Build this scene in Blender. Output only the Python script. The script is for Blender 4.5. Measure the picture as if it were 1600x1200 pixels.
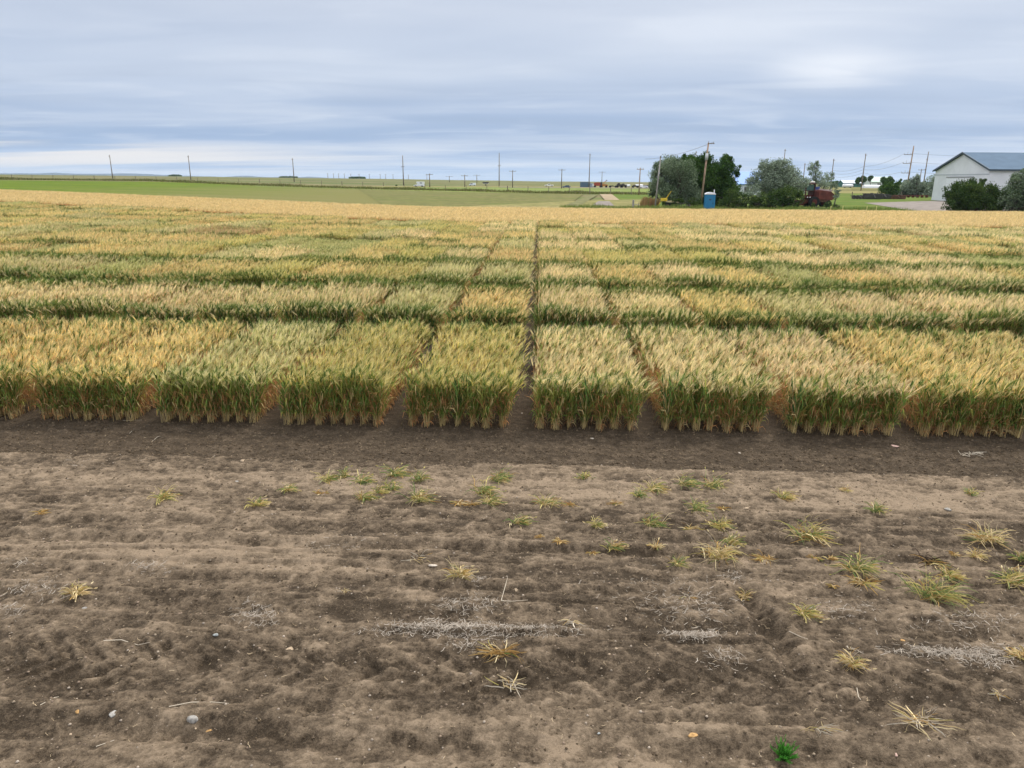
import bpy, math, random
import numpy as np
from mathutils import Matrix, Vector
R = math.radians
for o in list(bpy.data.objects): bpy.data.objects.remove(o)
scene = bpy.context.scene
col = scene.collection
PI = math.pi

# ------------------------------------------------------------------ camera
CAM_H, FPX = 3.5, 1110.0
CAM_M = (Matrix.Rotation(R(2.1), 3, 'Z') @ Matrix.Rotation(R(90 - 15.94), 3, 'X') @ Matrix.Rotation(R(0.4), 3, 'Z'))
cd = bpy.data.cameras.new('camera'); cam = bpy.data.objects.new('camera', cd); col.objects.link(cam)
cam.matrix_world = Matrix.Translation((0, 0, CAM_H)) @ CAM_M.to_4x4()
cd.sensor_width = 36; cd.lens = 36 * FPX / 1600; cd.clip_start = 0.1; cd.clip_end = 60000
scene.camera = cam

# ------------------------------------------------------------------ render and light
scene.view_settings.view_transform = 'Standard'; scene.view_settings.look = 'None'
scene.view_settings.exposure = 0.12; scene.view_settings.gamma = 1
SUN_EL, SUN_AZ = R(52), R(35)          # high sun behind thin overcast, ahead and to the right
sd = bpy.data.lights.new('sun', 'SUN'); sd.energy = 2.9; sd.angle = R(16); sd.color = (1, .95, .87)
sun = bpy.data.objects.new('sun', sd); col.objects.link(sun)
sdir = Vector((math.sin(SUN_AZ) * math.cos(SUN_EL), math.cos(SUN_AZ) * math.cos(SUN_EL), math.sin(SUN_EL)))
sun.rotation_euler = sdir.to_track_quat('Z', 'Y').to_euler()

world = bpy.data.worlds.new('World'); scene.world = world; world.use_nodes = True
nt = world.node_tree; nt.nodes.clear()
def N(tree, typ, **kw):
    n = tree.nodes.new(typ)
    for k, v in kw.items(): setattr(n, k, v)
    return n
def math_n(tree, op, a, b=None, c=None, clamp=False):
    n = N(tree, 'ShaderNodeMath', operation=op); n.use_clamp = clamp
    for i, v in enumerate((a, b, c)):
        if v is None: continue
        if isinstance(v, (int, float)): n.inputs[i].default_value = v
        else: tree.links.new(v, n.inputs[i])
    return n.outputs[0]
def maprange(tree, v, a, b, c=0., d=1., smooth=True):
    n = N(tree, 'ShaderNodeMapRange'); n.interpolation_type = 'SMOOTHSTEP' if smooth else 'LINEAR'
    tree.links.new(v, n.inputs[0])
    for i, x in enumerate((a, b, c, d)): n.inputs[1 + i].default_value = x
    return n.outputs[0]
def mixc(tree, f, a, b, blend='MIX'):
    n = N(tree, 'ShaderNodeMix', data_type='RGBA', blend_type=blend)
    for s, v in ((0, f), (6, a), (7, b)):
        if isinstance(v, (int, float)): n.inputs[s].default_value = v
        elif isinstance(v, tuple): n.inputs[s].default_value = (*v[:3], 1)
        else: tree.links.new(v, n.inputs[s])
    return n.outputs[2]
def ramp(tree, v, stops):
    n = N(tree, 'ShaderNodeValToRGB'); e = n.color_ramp.elements
    while len(e) < len(stops): e.new(.5)
    for i, (p, c) in enumerate(stops): e[i].position = p; e[i].color = (*c, 1)
    tree.links.new(v, n.inputs[0]); return n.outputs[0]
tc = N(nt, 'ShaderNodeTexCoord'); sx = N(nt, 'ShaderNodeSeparateXYZ'); nt.links.new(tc.outputs['Generated'], sx.inputs[0])
zc = math_n(nt, 'MAXIMUM', sx.outputs[2], 0.0)
elev = math_n(nt, 'MULTIPLY', zc, 2.0)                       # ramp axis: 2*sin(elevation)
base = ramp(nt, elev, [(0.0, (.43, .57, .78)), (0.03, (.38, .53, .77)), (0.10, (.325, .445, .66)), (0.17, (.36, .465, .66)),
                       (0.28, (.48, .56, .71)), (0.42, (.45, .52, .66)), (0.62, (.75, .80, .88)), (1.0, (1.8, 1.85, 1.95))])
# streaky deck: project the direction on a cloud layer
inv = math_n(nt, 'DIVIDE', 1.0, math_n(nt, 'ADD', zc, 0.045))
vx = math_n(nt, 'MULTIPLY', sx.outputs[0], inv); vy = math_n(nt, 'MULTIPLY', sx.outputs[1], inv)
def cloud_noise(scale, sxx, syy, detail, dist, seed):
    cv = N(nt, 'ShaderNodeCombineXYZ')
    nt.links.new(math_n(nt, 'MULTIPLY', vx, sxx), cv.inputs[0]); nt.links.new(math_n(nt, 'MULTIPLY', vy, syy), cv.inputs[1])
    cv.inputs[2].default_value = seed
    n = N(nt, 'ShaderNodeTexNoise'); nt.links.new(cv.outputs[0], n.inputs['Vector'])
    n.inputs['Scale'].default_value = scale; n.inputs['Detail'].default_value = detail
    n.inputs['Roughness'].default_value = .5; n.inputs['Distortion'].default_value = dist
    return n.outputs[0]
n1 = cloud_noise(.30, .7, 1.1, 3, .6, 3.1)
n2 = cloud_noise(.42, .42, 1.0, 4, .5, 7.7)
n3 = cloud_noise(1.1, .7, 1.2, 4, .8, 1.2)
c1 = mixc(nt, math_n(nt, 'MULTIPLY', maprange(nt, n1, .40, .75), .42), base, (.74, .79, .88))
c2 = mixc(nt, math_n(nt, 'MULTIPLY', maprange(nt, n2, .44, .74), .34), c1, (.84, .87, .93))
c3 = mixc(nt, math_n(nt, 'MULTIPLY', maprange(nt, n2, .50, .28), .34), c2, (.30, .38, .54))
c3 = mixc(nt, math_n(nt, 'MULTIPLY', maprange(nt, n3, .46, .74), .24), c3, (.8, .84, .92))
# a paler thin spot high on the right and a broader one overhead
def spot(dx, dy, dz, w):
    v = N(nt, 'ShaderNodeVectorMath', operation='SUBTRACT'); nt.links.new(tc.outputs['Generated'], v.inputs[0])
    v.inputs[1].default_value = (dx, dy, dz)
    v2 = N(nt, 'ShaderNodeVectorMath', operation='MULTIPLY'); nt.links.new(v.outputs[0], v2.inputs[0]); v2.inputs[1].default_value = w
    l = N(nt, 'ShaderNodeVectorMath', operation='LENGTH'); nt.links.new(v2.outputs[0], l.inputs[0])
    return l.outputs['Value']
def dir_px(px, py):
    d = CAM_M @ Vector(((px - 800) / FPX, (600 - py) / FPX, -1)); return d.normalized()
for (px, py, w, k, c) in ((1310, 105, (8.5, 8.5, 26), .75, (.86, .89, .95)), (1180, 38, (2.6, 2.6, 22), .55, (.82, .86, .93)),
                          (700, 110, (2.2, 2.2, 22), .3, (.70, .76, .86))):
    d = dir_px(px, py)
    m = math_n(nt, 'MULTIPLY', maprange(nt, spot(d.x, d.y, d.z, w), 1.0, .0), k)
    m = math_n(nt, 'MULTIPLY', m, maprange(nt, n3, .25, .6, .5, 1.0))
    c3 = mixc(nt, m, c3, c)
# warm broken band low on the left
d = dir_px(90, 243)
wband = maprange(nt, spot(d.x, d.y, d.z, (2.0, 2.0, 36)), 1.0, .15)
n4 = cloud_noise(.42, .28, 1.0, 5, .4, 4.4)
wm = math_n(nt, 'MULTIPLY', wband, maprange(nt, n4, .36, .50))
low = math_n(nt, 'MULTIPLY', maprange(nt, sx.outputs[2], .055, .028), maprange(nt, n2, .40, .66))
low = math_n(nt, 'MULTIPLY', low, maprange(nt, sx.outputs[0], .05, -.25))
c4 = mixc(nt, math_n(nt, 'MULTIPLY', low, .5), c3, (.66, .72, .82))
c4 = mixc(nt, math_n(nt, 'MULTIPLY', wm, .8), c4, (.90, .85, .81))
sky = N(nt, 'ShaderNodeTexSky', sky_type='NISHITA'); sky.sun_disc = False
sky.sun_elevation = SUN_EL; sky.sun_rotation = SUN_AZ
bgn = N(nt, 'ShaderNodeBackground'); nt.links.new(sky.outputs[0], bgn.inputs[0]); bgn.inputs[1].default_value = .1
bgc = N(nt, 'ShaderNodeBackground'); nt.links.new(c4, bgc.inputs[0]); bgc.inputs[1].default_value = 1.0
ms = N(nt, 'ShaderNodeMixShader'); ms.inputs[0].default_value = .93
nt.links.new(bgn.outputs[0], ms.inputs[1]); nt.links.new(bgc.outputs[0], ms.inputs[2])
wo = N(nt, 'ShaderNodeOutputWorld'); nt.links.new(ms.outputs[0], wo.inputs[0])

# ------------------------------------------------------------------ terrain
def T(x, y):
    x = np.asarray(x, float); y = np.asarray(y, float)
    s = np.logaddexp(0, -(x + 15) / 4.) * 4.
    left = 3.6 * (1 - np.exp(-.02 * s / 3.6)) * np.clip(y / 30., 0, 1)
    far = 2.7 * (1 - np.exp(-np.maximum(y - 80, 0) / 300.))
    return left + far
def at(px, py):                       # ground point seen at a photo pixel
    d = CAM_M @ Vector(((px - 800) / FPX, (600 - py) / FPX, -1))
    t = 0.5
    prev = t
    for _ in range(4000):
        x, y, z = d.x * t, d.y * t, CAM_H + d.z * t
        if z < float(T(x, y)): break
        prev = t; t *= 1.01
    lo, hi = prev, t
    for _ in range(30):
        m = (lo + hi) / 2
        if CAM_H + d.z * m < float(T(d.x * m, d.y * m)): hi = m
        else: lo = m
    return d.x * hi, d.y * hi
def atd(px, depth, py=None):          # x on the ground at a given distance; height above ground of pixel py there
    x = 0
    yy = 283 + (px - 800) * .007
    d = CAM_M @ Vector(((px - 800) / FPX, (600 - (py if py is not None else yy)) / FPX, -1))
    t = depth / d.y
    return d.x * t, depth, CAM_H + d.z * t - float(T(d.x * t, depth))

# ------------------------------------------------------------------ materials
def new_mat(name, rough=.8, spec=.2):
    m = bpy.data.materials.new(name); m.use_nodes = True
    b = m.node_tree.nodes['Principled BSDF']; b.inputs['Roughness'].default_value = rough
    b.inputs['Specular IOR Level'].default_value = spec
    return m, m.node_tree, b
def plain(name, c, rough=.7, spec=.3, var=.12, scale=3., metallic=0.):
    m, t, b = new_mat(name, rough, spec); b.inputs['Metallic'].default_value = metallic
    g = N(t, 'ShaderNodeNewGeometry')
    n = N(t, 'ShaderNodeTexNoise'); t.links.new(g.outputs['Position'], n.inputs['Vector'])
    n.inputs['Scale'].default_value = scale; n.inputs['Detail'].default_value = 4
    lo = tuple(v * (1 - var) for v in c); hi = tuple(min(1, v * (1 + var)) for v in c)
    t.links.new(mixc(t, maprange(t, n.outputs[0], .3, .7), lo, hi), b.inputs['Base Color'])
    return m
def foliage(name, c0, c1, trans=.35, objc=None, bright=(.75, 1.25), lo=.35):
    """two-tone leaf material; the 'rnd' attribute varies it plant by plant"""
    m = bpy.data.materials.new(name); m.use_nodes = True; t = m.node_tree; t.nodes.clear()
    a = N(t, 'ShaderNodeAttribute', attribute_name='rnd')
    oi = N(t, 'ShaderNodeObjectInfo')
    if objc is not None:
        A = oi.outputs['Color']
        if c0 is not None: A = mixc(t, objc, A, c0)
    else: A = c0
    c = mixc(t, maprange(t, a.outputs['Fac'], lo, .98), A, c1)
    r2 = math_n(t, 'FRACT', math_n(t, 'MULTIPLY', a.outputs['Fac'], 17.31))
    k = maprange(t, r2, 0, 1, bright[0], bright[1], False)
    vm = N(t, 'ShaderNodeVectorMath', operation='SCALE'); t.links.new(c, vm.inputs[0]); t.links.new(k, vm.inputs['Scale'])
    df = N(t, 'ShaderNodeBsdfDiffuse'); t.links.new(vm.outputs[0], df.inputs[0])
    tr = N(t, 'ShaderNodeBsdfTranslucent'); t.links.new(vm.outputs[0], tr.inputs[0])
    mx = N(t, 'ShaderNodeMixShader'); mx.inputs[0].default_value = trans
    t.links.new(df.outputs[0], mx.inputs[1]); t.links.new(tr.outputs[0], mx.inputs[2])
    out = N(t, 'ShaderNodeOutputMaterial'); t.links.new(mx.outputs[0], out.inputs[0])
    return m
M_STRAW = foliage('straw_stem', (.55, .42, .20), (.42, .30, .12), .1)
M_LEAFG = foliage('green_leaf', (.125, .20, .048), (.32, .32, .075), .35, bright=(.6, 1.4))
M_LEAFD = foliage('dry_leaf', (.52, .27, .12), (.38, .19, .075), .3)
M_HEAD = foliage('wheat_head', None, (.26, .31, .07), .2, objc=0.0, bright=(.55, 1.25), lo=.5)
M_AWN = foliage('wheat_awn', (.95, .80, .50), (.55, .54, .20), .4, objc=.4, bright=(.72, 1.25), lo=.55)
M_GHEAD = foliage('green_head', (.15, .21, .05), (.07, .12, .03), .25)  # unripe green, darkened so the heads carry the shade of the plot faces
M_BLUEG = foliage('blue_green_leaf', (.070, .145, .055), (.10, .18, .05), .3, bright=(.6, 1.4))
WHEAT = [M_STRAW, M_LEAFG, M_LEAFD, M_HEAD, M_AWN, M_BLUEG, M_GHEAD]

# ------------------------------------------------------------------ numpy mesh accumulator
class Acc:
    def __init__(s): s.V = []; s.F = []; s.M = []; s.Rn = []; s.n = 0
    def add(s, V, F, mat, rnd=0.5):
        V = np.asarray(V, float); F = np.asarray(F, int)
        s.V.append(V); s.F.append(F + s.n)
        s.M.append(np.full(len(F), mat) if np.isscalar(mat) else np.asarray(mat))
        s.Rn.append(np.full(len(V), rnd) if np.isscalar(rnd) else np.asarray(rnd)); s.n += len(V)
    def arrays(s):
        return np.concatenate(s.V), np.concatenate(s.F), np.concatenate(s.M), np.concatenate(s.Rn)
    def mesh(s, name, mats, smooth=False):
        V, F, Mi, Rn = s.arrays()
        return mesh_from(name, V, F, Mi, Rn, mats, smooth)
def mesh_from(name, V, F, Mi, Rn, mats, smooth=False):
    me = bpy.data.meshes.new(name)
    me.vertices.add(len(V)); me.vertices.foreach_set('co', V.astype(np.float32).ravel())
    me.loops.add(F.size); me.loops.foreach_set('vertex_index', F.astype(np.int32).ravel())
    me.polygons.add(len(F)); me.polygons.foreach_set('loop_start', np.arange(0, F.size, 4, dtype=np.int32))
    if Mi is not None: me.polygons.foreach_set('material_index', Mi.astype(np.int32))
    if smooth: me.polygons.foreach_set('use_smooth', np.ones(len(F), dtype=bool))
    for m in mats: me.materials.append(m)
    if Rn is not None:
        at_ = me.attributes.new('rnd', 'FLOAT', 'POINT'); at_.data.foreach_set('value', Rn.astype(np.float32))
    me.update(calc_edges=True)
    return me
def link(name, me, parent=None, loc=None):
    o = bpy.data.objects.new(name, me); col.objects.link(o)
    if parent is not None: o.parent = parent
    if loc is not None: o.location = loc
    return o
def tag(o, label=None, cat=None, group=None, kind=None):
    if label: o['label'] = label
    if cat: o['category'] = cat
    if group: o['group'] = group
    if kind: o['kind'] = kind
    return o
def empty(name, loc, rz=0):
    o = bpy.data.objects.new(name, None); col.objects.link(o); o.location = loc; o.rotation_euler = (0, 0, rz)
    o.empty_display_size = .2
    return o
def ribbon(pts, w, side):
    """ribbon along pts with half-widths w, side = unit vector(s)"""
    pts = np.asarray(pts, float); w = np.asarray(w, float)[:, None]; side = np.asarray(side, float)
    V = np.concatenate([pts - side * w, pts + side * w]); k = len(pts)
    F = [(i, i + 1, k + i + 1, k + i) for i in range(k - 1)]
    return V, np.array(F)
def perp(d, a=0.):
    d = np.asarray(d, float); d = d / np.linalg.norm(d)
    u = np.cross(d, (math.cos(a), math.sin(a), .13)); u /= np.linalg.norm(u)
    return u
def instance(acc, tmpl, base, ang, sc, tilt, rnd, pw=1.25):
    """stamp a template (V,F,M) at many places"""
    V, F, Mi = tmpl; n = len(base); nv = len(V)
    c, s = np.cos(ang)[:, None], np.sin(ang)[:, None]
    X = V[None, :, 0] * c - V[None, :, 1] * s; Y = V[None, :, 0] * s + V[None, :, 1] * c; Z = np.repeat(V[None, :, 2], n, 0)
    zz = np.maximum(Z, 0) ** pw
    X = (X + tilt[:, 0:1] * zz) * sc[:, None] + base[:, 0:1]
    Y = (Y + tilt[:, 1:2] * zz) * sc[:, None] + base[:, 1:2]
    Z = Z * (1 - .35 * (tilt ** 2).sum(1))[:, None] * sc[:, None] + base[:, 2:3]
    VV = np.stack([X, Y, Z], -1).reshape(-1, 3)
    FF = (F[None] + (np.arange(n) * nv)[:, None, None]).reshape(-1, 4)
    acc.add(VV, FF, np.tile(Mi, n), np.repeat(rnd, nv))

# ------------------------------------------------------------------ wheat plants
def wheat_template(rs, kind):
    """kind 0 = interior (dry orange leaves), 1 = row-end plant (green leaves), 2 = blue-green row-end plant, 3 = unripe row-end plant in shade-darkened green"""
    kind3 = kind == 3; kind = 1 if kind3 else kind
    a = Acc(); h = rs.uniform(.60, .70)
    bend = rs.uniform(.02, .09); yb = rs.uniform(-.03, .03)
    def stem(z): u = z / h; return np.array([bend * u ** 2, yb * u ** 2, z])
    zs = [0, h * .3, h * .65, h]; P = [stem(z) for z in zs]
    sd_ = perp((0, 0, 1), rs.uniform(0, PI))
    V, F = ribbon(P[:2], [.0026, .0026], sd_); a.add(V, F, 0)
    V, F = ribbon(P[1:], [.0026, .0022, .0018], sd_); a.add(V, F, (0 if rs.rand() < .5 else 2) if kind == 0 else (1 if rs.rand() < .75 else 0))
    nl = rs.randint(3, 6) if kind == 0 else rs.randint(6, 9)
    for i in range(nl):
        z0 = h * (rs.uniform(.08, .8) if kind == 0 else rs.uniform(.12, .95)); az = rs.uniform(0, 2 * PI)
        L = rs.uniform(.12, .22) * (1 if kind == 0 else rs.uniform(.9, 1.45)); d = np.array([math.cos(az), math.sin(az), 0]); p0 = stem(z0)
        if kind == 0: prof = [(0, 0), (.30, .12), (.55, -.15), (.62, -.55)]; mm = 2 if rs.rand() < .86 else 0
        else: prof = [[(0, 0), (.16, .42), (.42, .78), (.75, .86)], [(0, 0), (.2, .45), (.5, .5), (.72, .1)], [(0, 0), (.1, .4), (.2, .8), (.34, 1.1)]][rs.randint(3)]; mm = (1 if kind == 1 else 5) if rs.rand() < .72 else (0 if rs.rand() < .5 else 2)
        if z0 > h * .72 and kind == 0 : prof = [(0, 0), (.16, .38), (.42, .6), (.75, .5)]; mm = 1 if rs.rand() < .7 else 2
        pts = [p0 + d * L * u + np.array([0, 0, L * v]) for u, v in prof]
        wv = np.array([.003, .0065, .005, .0012]) * rs.uniform(.8, 1.15)
        V, F = ribbon(pts, wv, perp(pts[1] - pts[0], az + rs.uniform(-.9, .9))); a.add(V, F, mm)
    # nodding head
    ha = rs.uniform(.15, .75); az = rs.normal(0, .7)
    dh = np.array([math.sin(ha) * math.cos(az), math.sin(ha) * math.sin(az), math.cos(ha)])
    p = P[-1]; L = rs.uniform(.075, .095)
    u1 = perp(dh, rs.uniform(0, PI)); u2 = np.cross(dh, u1)
    ring = []
    for t_, r_ in ((0, .003), (.25, .009), (.65, .0085), (1, .002)):
        for k in range(4): ring.append(p + dh * L * t_ + (u1 * math.cos(k * PI / 2) + u2 * math.sin(k * PI / 2)) * r_)
    F = [(r * 4 + k, r * 4 + (k + 1) % 4, r * 4 + 4 + (k + 1) % 4, r * 4 + 4 + k) for r in range(3) for k in range(4)]
    a.add(ring, F, 6 if kind3 else 3)
    for k in range(9):
        ph = k * 2.4 + rs.uniform(-.3, .3); t0 = rs.uniform(.15, 1.0); sp = rs.uniform(.08, .30)
        o_ = u1 * math.cos(ph) + u2 * math.sin(ph)
        q0 = p + dh * L * t0 + o_ * .005; q1 = q0 + (dh + o_ * sp) * rs.uniform(.07, .11) + np.array([.010, 0, -.006])
        V, F = ribbon([q0, q1], [.0024, .0006], perp(dh, ph)); a.add(V, F, 6 if kind3 else 4)
    V, F, Mi, _ = a.arrays(); return V, F, Mi
rs = np.random.RandomState(5)
TW = {k: [wheat_template(rs, k) for _ in range(10)] for k in (0, 1, 2, 3)}
def spread(acc, tmpls, rs, base, tilt, smin=.9, smax=1.1, angs=.5):
    n = len(base); which = rs.randint(0, len(tmpls), n)
    ang = rs.normal(0, angs, n); sc = rs.uniform(smin, smax, n); rnd = rs.rand(n)
    for k, t in enumerate(tmpls):
        m = which == k
        if m.any(): instance(acc, t, base[m], ang[m], sc[m], tilt[m], rnd[m])
ROWL = 3.9
def row_arrays(seed, dens=72, gend=None, gfrac=.07):
    """one drilled row of wheat, ROWL long along +y; thick, greener clumps at both ends"""
    rs = np.random.RandomState(seed); a = Acc(); n = int(dens * ROWL)
    y = rs.uniform(.12, ROWL - .12, n); x = rs.normal(0, .014, n)
    base = np.stack([x, y, np.zeros(n)], 1)
    tilt = np.stack([rs.normal(.07, .16, n), rs.normal(0, .15, n)], 1)
    hv = np.interp(y, np.linspace(0, ROWL, 12), rs.uniform(.93, 1.07, 12)) > 1
    spread(a, TW[0], rs, base[hv], tilt[hv], .86, 1.15); spread(a, TW[0], rs, base[~hv], tilt[~hv], .78, 1.06)
    gm = rs.rand(n) < gfrac; spread(a, TW[3], rs, base[gm] + [.01, .02, 0], tilt[gm], .86, 1.1)
    for e, yy in ((-1, .03), (1, ROWL - .03)):
        m = rs.randint(40, 56); w = rs.rand()
        base = np.stack([rs.normal(0, .022, m), yy + rs.normal(0, .04, m) - e * rs.exponential(.09, m), np.zeros(m)], 1)
        tilt = np.stack([rs.normal(.04, .14, m), rs.normal(e * .025, .09, m)], 1)
        spread(a, TW[1] if w < .66 else TW[2], rs, base[:34], tilt[:34], .92, 1.09, .9)
        spread(a, TW[0] if w < .6 else TW[1], rs, base[34:], tilt[34:], .84, 1.04, .9)
        # unripe edge plants; their darkened green also paints shade on the alley faces
        m = gend
        base = np.stack([rs.normal(0, .03, m), yy - e * rs.uniform(-.02, .26, m), np.zeros(m)], 1)
        tilt = np.stack([rs.normal(.04, .15, m), rs.normal(e * .06, .10, m)], 1)
        spread(a, TW[3], rs, base, tilt, .94, 1.14, .8)
    return a.arrays()
ROWS = [row_arrays(100 + i, 64, 7) for i in range(7)]
ROWS_B = [row_arrays(200 + i, 60, 38, .035) for i in range(6)]
ROWS_C = [row_arrays(260 + i, 62, 4, .0) for i in range(6)]
ROW_ME = [mesh_from('crop_row', *r, WHEAT) for r in ROWS]
RS, NR, PITCH = .220, 7, 1.852
X0 = .045                       # first row right of the bare centre path
PLOT_ME = []
for v in range(10):
    a = Acc(); rr = np.random.RandomState(300 + v)
    for j in range(NR):
        V, F, Mi, Rn = (ROWS_B if v < 5 else ROWS_C)[rr.randint(6)]
        V = V.copy(); V[:, 0] += j * RS
        k = rr.uniform(.94, 1.05); V[:, 2] *= k
        a.add(V, F, Mi, (Rn + rr.rand()) % 1.0)
    PLOT_ME.append(a.mesh('wheat_plot', WHEAT))
RANGE_Y = [9.85, 15.35, 20.6, 25.7, 30.8, 35.9, 41.0, 46.1, 51.4, 56.6, 61.8]
def border_front(x): return 52.6 + .34 * np.maximum(0, -np.asarray(x, float) - 5)
ORD = ['', 'first', 'second', 'third', 'fourth', 'fifth', 'sixth', 'seventh', 'eighth', 'ninth', 'tenth', 'eleventh', 'twelfth',
       'thirteenth', 'fourteenth', 'fifteenth', 'sixteenth', 'seventeenth', 'eighteenth', 'nineteenth', 'twentieth', 'twenty-first',
       'twenty-second', 'twenty-third', 'twenty-fourth', 'twenty-fifth', 'twenty-sixth', 'twenty-seventh', 'twenty-eighth', 'twenty-ninth', 'thirtieth', 'thirty-first', 'thirty-second']
RNAME = ['nearest', 'second', 'third', 'fourth', 'fifth', 'sixth', 'seventh', 'eighth', 'ninth', 'tenth', 'eleventh']
PAL = {'golden': (.82, .61, .22), 'straw-pale': (.92, .74, .38), 'yellow-green': (.70, .59, .15), 'orange-gold': (.76, .53, .18),
       'greenish-gold': (.68, .60, .27), 'yellowish-green': (.47, .48, .15), 'rusty brown': (.52, .31, .12)}
FIRST = {-6: 'orange-gold', -5: 'golden', -4: 'golden', -3: 'greenish-gold', -2: 'yellow-green', -1: 'yellow-green', 0: 'straw-pale', 1: 'straw-pale', 2: 'straw-pale', 3: 'golden', 4: 'golden'}
rp = random.Random(11)
for ri, y0 in enumerate(RANGE_Y):
    ymax = y0 + ROWL; xl = -(.775 * ymax) - 1.0; xr = .70 * ymax + .6
    c0 = math.ceil((xl - X0 - 1.4) / PITCH); c1 = math.floor((xr - X0) / PITCH)
    for c in range(c0, c1 + 1):
        x = X0 + c * PITCH + (-.03 if c < 0 else 0)
        side = x / y0
        if ri > 7 and y0 + 4.4 > border_front(x + 1.4): continue
        if ri == 0: kn = FIRST.get(c, 'golden')
        else:
            left = side < -.15
            w = [('golden', 4), ('straw-pale', 1.5 if left else 6), ('yellow-green', 3 if left else 1), ('orange-gold', 1.6 if left and ri > 2 else .4),
                 ('greenish-gold', 3 if ri == 1 else (2 if left else 1)), ('yellowish-green', 1.6 if ri > 1 and abs(side) > .3 else .15)]
            kn = rp.choices([q[0] for q in w], [q[1] for q in w])[0]
            if ri == 1: kn = rp.choice(['straw-pale', 'greenish-gold', 'golden', 'straw-pale'])
            if ri == 5 and c in (-10, -9): kn = 'rusty brown'
        k = rp.uniform(.9, 1.1); cc = tuple(min(1, v * k) for v in PAL[kn]); cc = (cc[0], cc[1] * rp.uniform(.96, 1.04), cc[2], 1)
        hs = rp.uniform(.90, 1.07) if ri else (.97 if c != -2 else 1.0)
        if kn == 'yellowish-green': hs *= .9
        pos = ORD[c + 1] + ' right' if c >= 0 else ORD[-c] + ' left'
        rng = RNAME[ri] + ' range'
        lab = '%s wheat plot, %s, %s of the bare centre path' % (kn, rng, pos)
        zc_ = float(T(x + .7, y0 + 2)); 
        if ri == 0:
            root = empty('wheat_plot', (x, y0, zc_)); root.scale = (1, 1, hs)
            tag(root, lab, 'wheat plot', 'trial plots of ripening wheat')
            for j in range(NR):
                o = link('crop_row', ROW_ME[rp.randrange(7)], root, (j * RS + rp.uniform(-.012, .012), rp.uniform(-.04, .05), 0)); o.color = cc
                o.scale = (1, 1, rp.uniform(.94, 1.05))
        else:
            o = link('wheat_plot', PLOT_ME[rp.randrange(5) + (5 if ri > 2 and rp.random() < .45 + .1 * ri else 0)], None, (x, y0 + rp.uniform(-.1, .1), zc_)); o.color = cc
            o.scale = (1 if c in (-1, -2) or ri == 1 else 1.06, 1 if ri < 2 else rp.uniform(1.06, 1.28), hs)
            tag(o, lab, 'wheat plot', 'trial plots of ripening wheat')

# ------------------------------------------------------------------ noise on arrays
def vnoise(x, y, seed=0):
    xi = np.floor(x).astype(np.int64); yi = np.floor(y).astype(np.int64); xf = x - xi; yf = y - yi
    def h(a, b):
        n = (a * 374761393 + b * 668265263 + seed * 1442695041) & 0xffffffff
        n = ((n ^ (n >> 13)) * 1274126177) & 0xffffffff; n = n ^ (n >> 16)
        return (n & 0xffff) / 65535.0
    u = xf * xf * xf * (xf * (xf * 6 - 15) + 10); v = yf * yf * yf * (yf * (yf * 6 - 15) + 10)
    return (h(xi, yi) * (1 - u) + h(xi + 1, yi) * u) * (1 - v) + (h(xi, yi + 1) * (1 - u) + h(xi + 1, yi + 1) * u) * v
def fbm(x, y, seed=0, oct=4, gain=.5):
    s = 0; a = 1; tot = 0
    for o in range(oct):
        s = s + a * vnoise(x * 2 ** o + 13.7 * o, y * 2 ** o + 7.1 * o, seed + o); tot += a; a *= gain
    return s / tot
def ss(v, a, b): t = np.clip((v - a) / (b - a), 0, 1); return t * t * (3 - 2 * t)
def gauss(x, y, cx, cy, wx, wy): return np.exp(-((x - cx) / wx) ** 2 - ((y - cy) / wy) ** 2)

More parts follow.
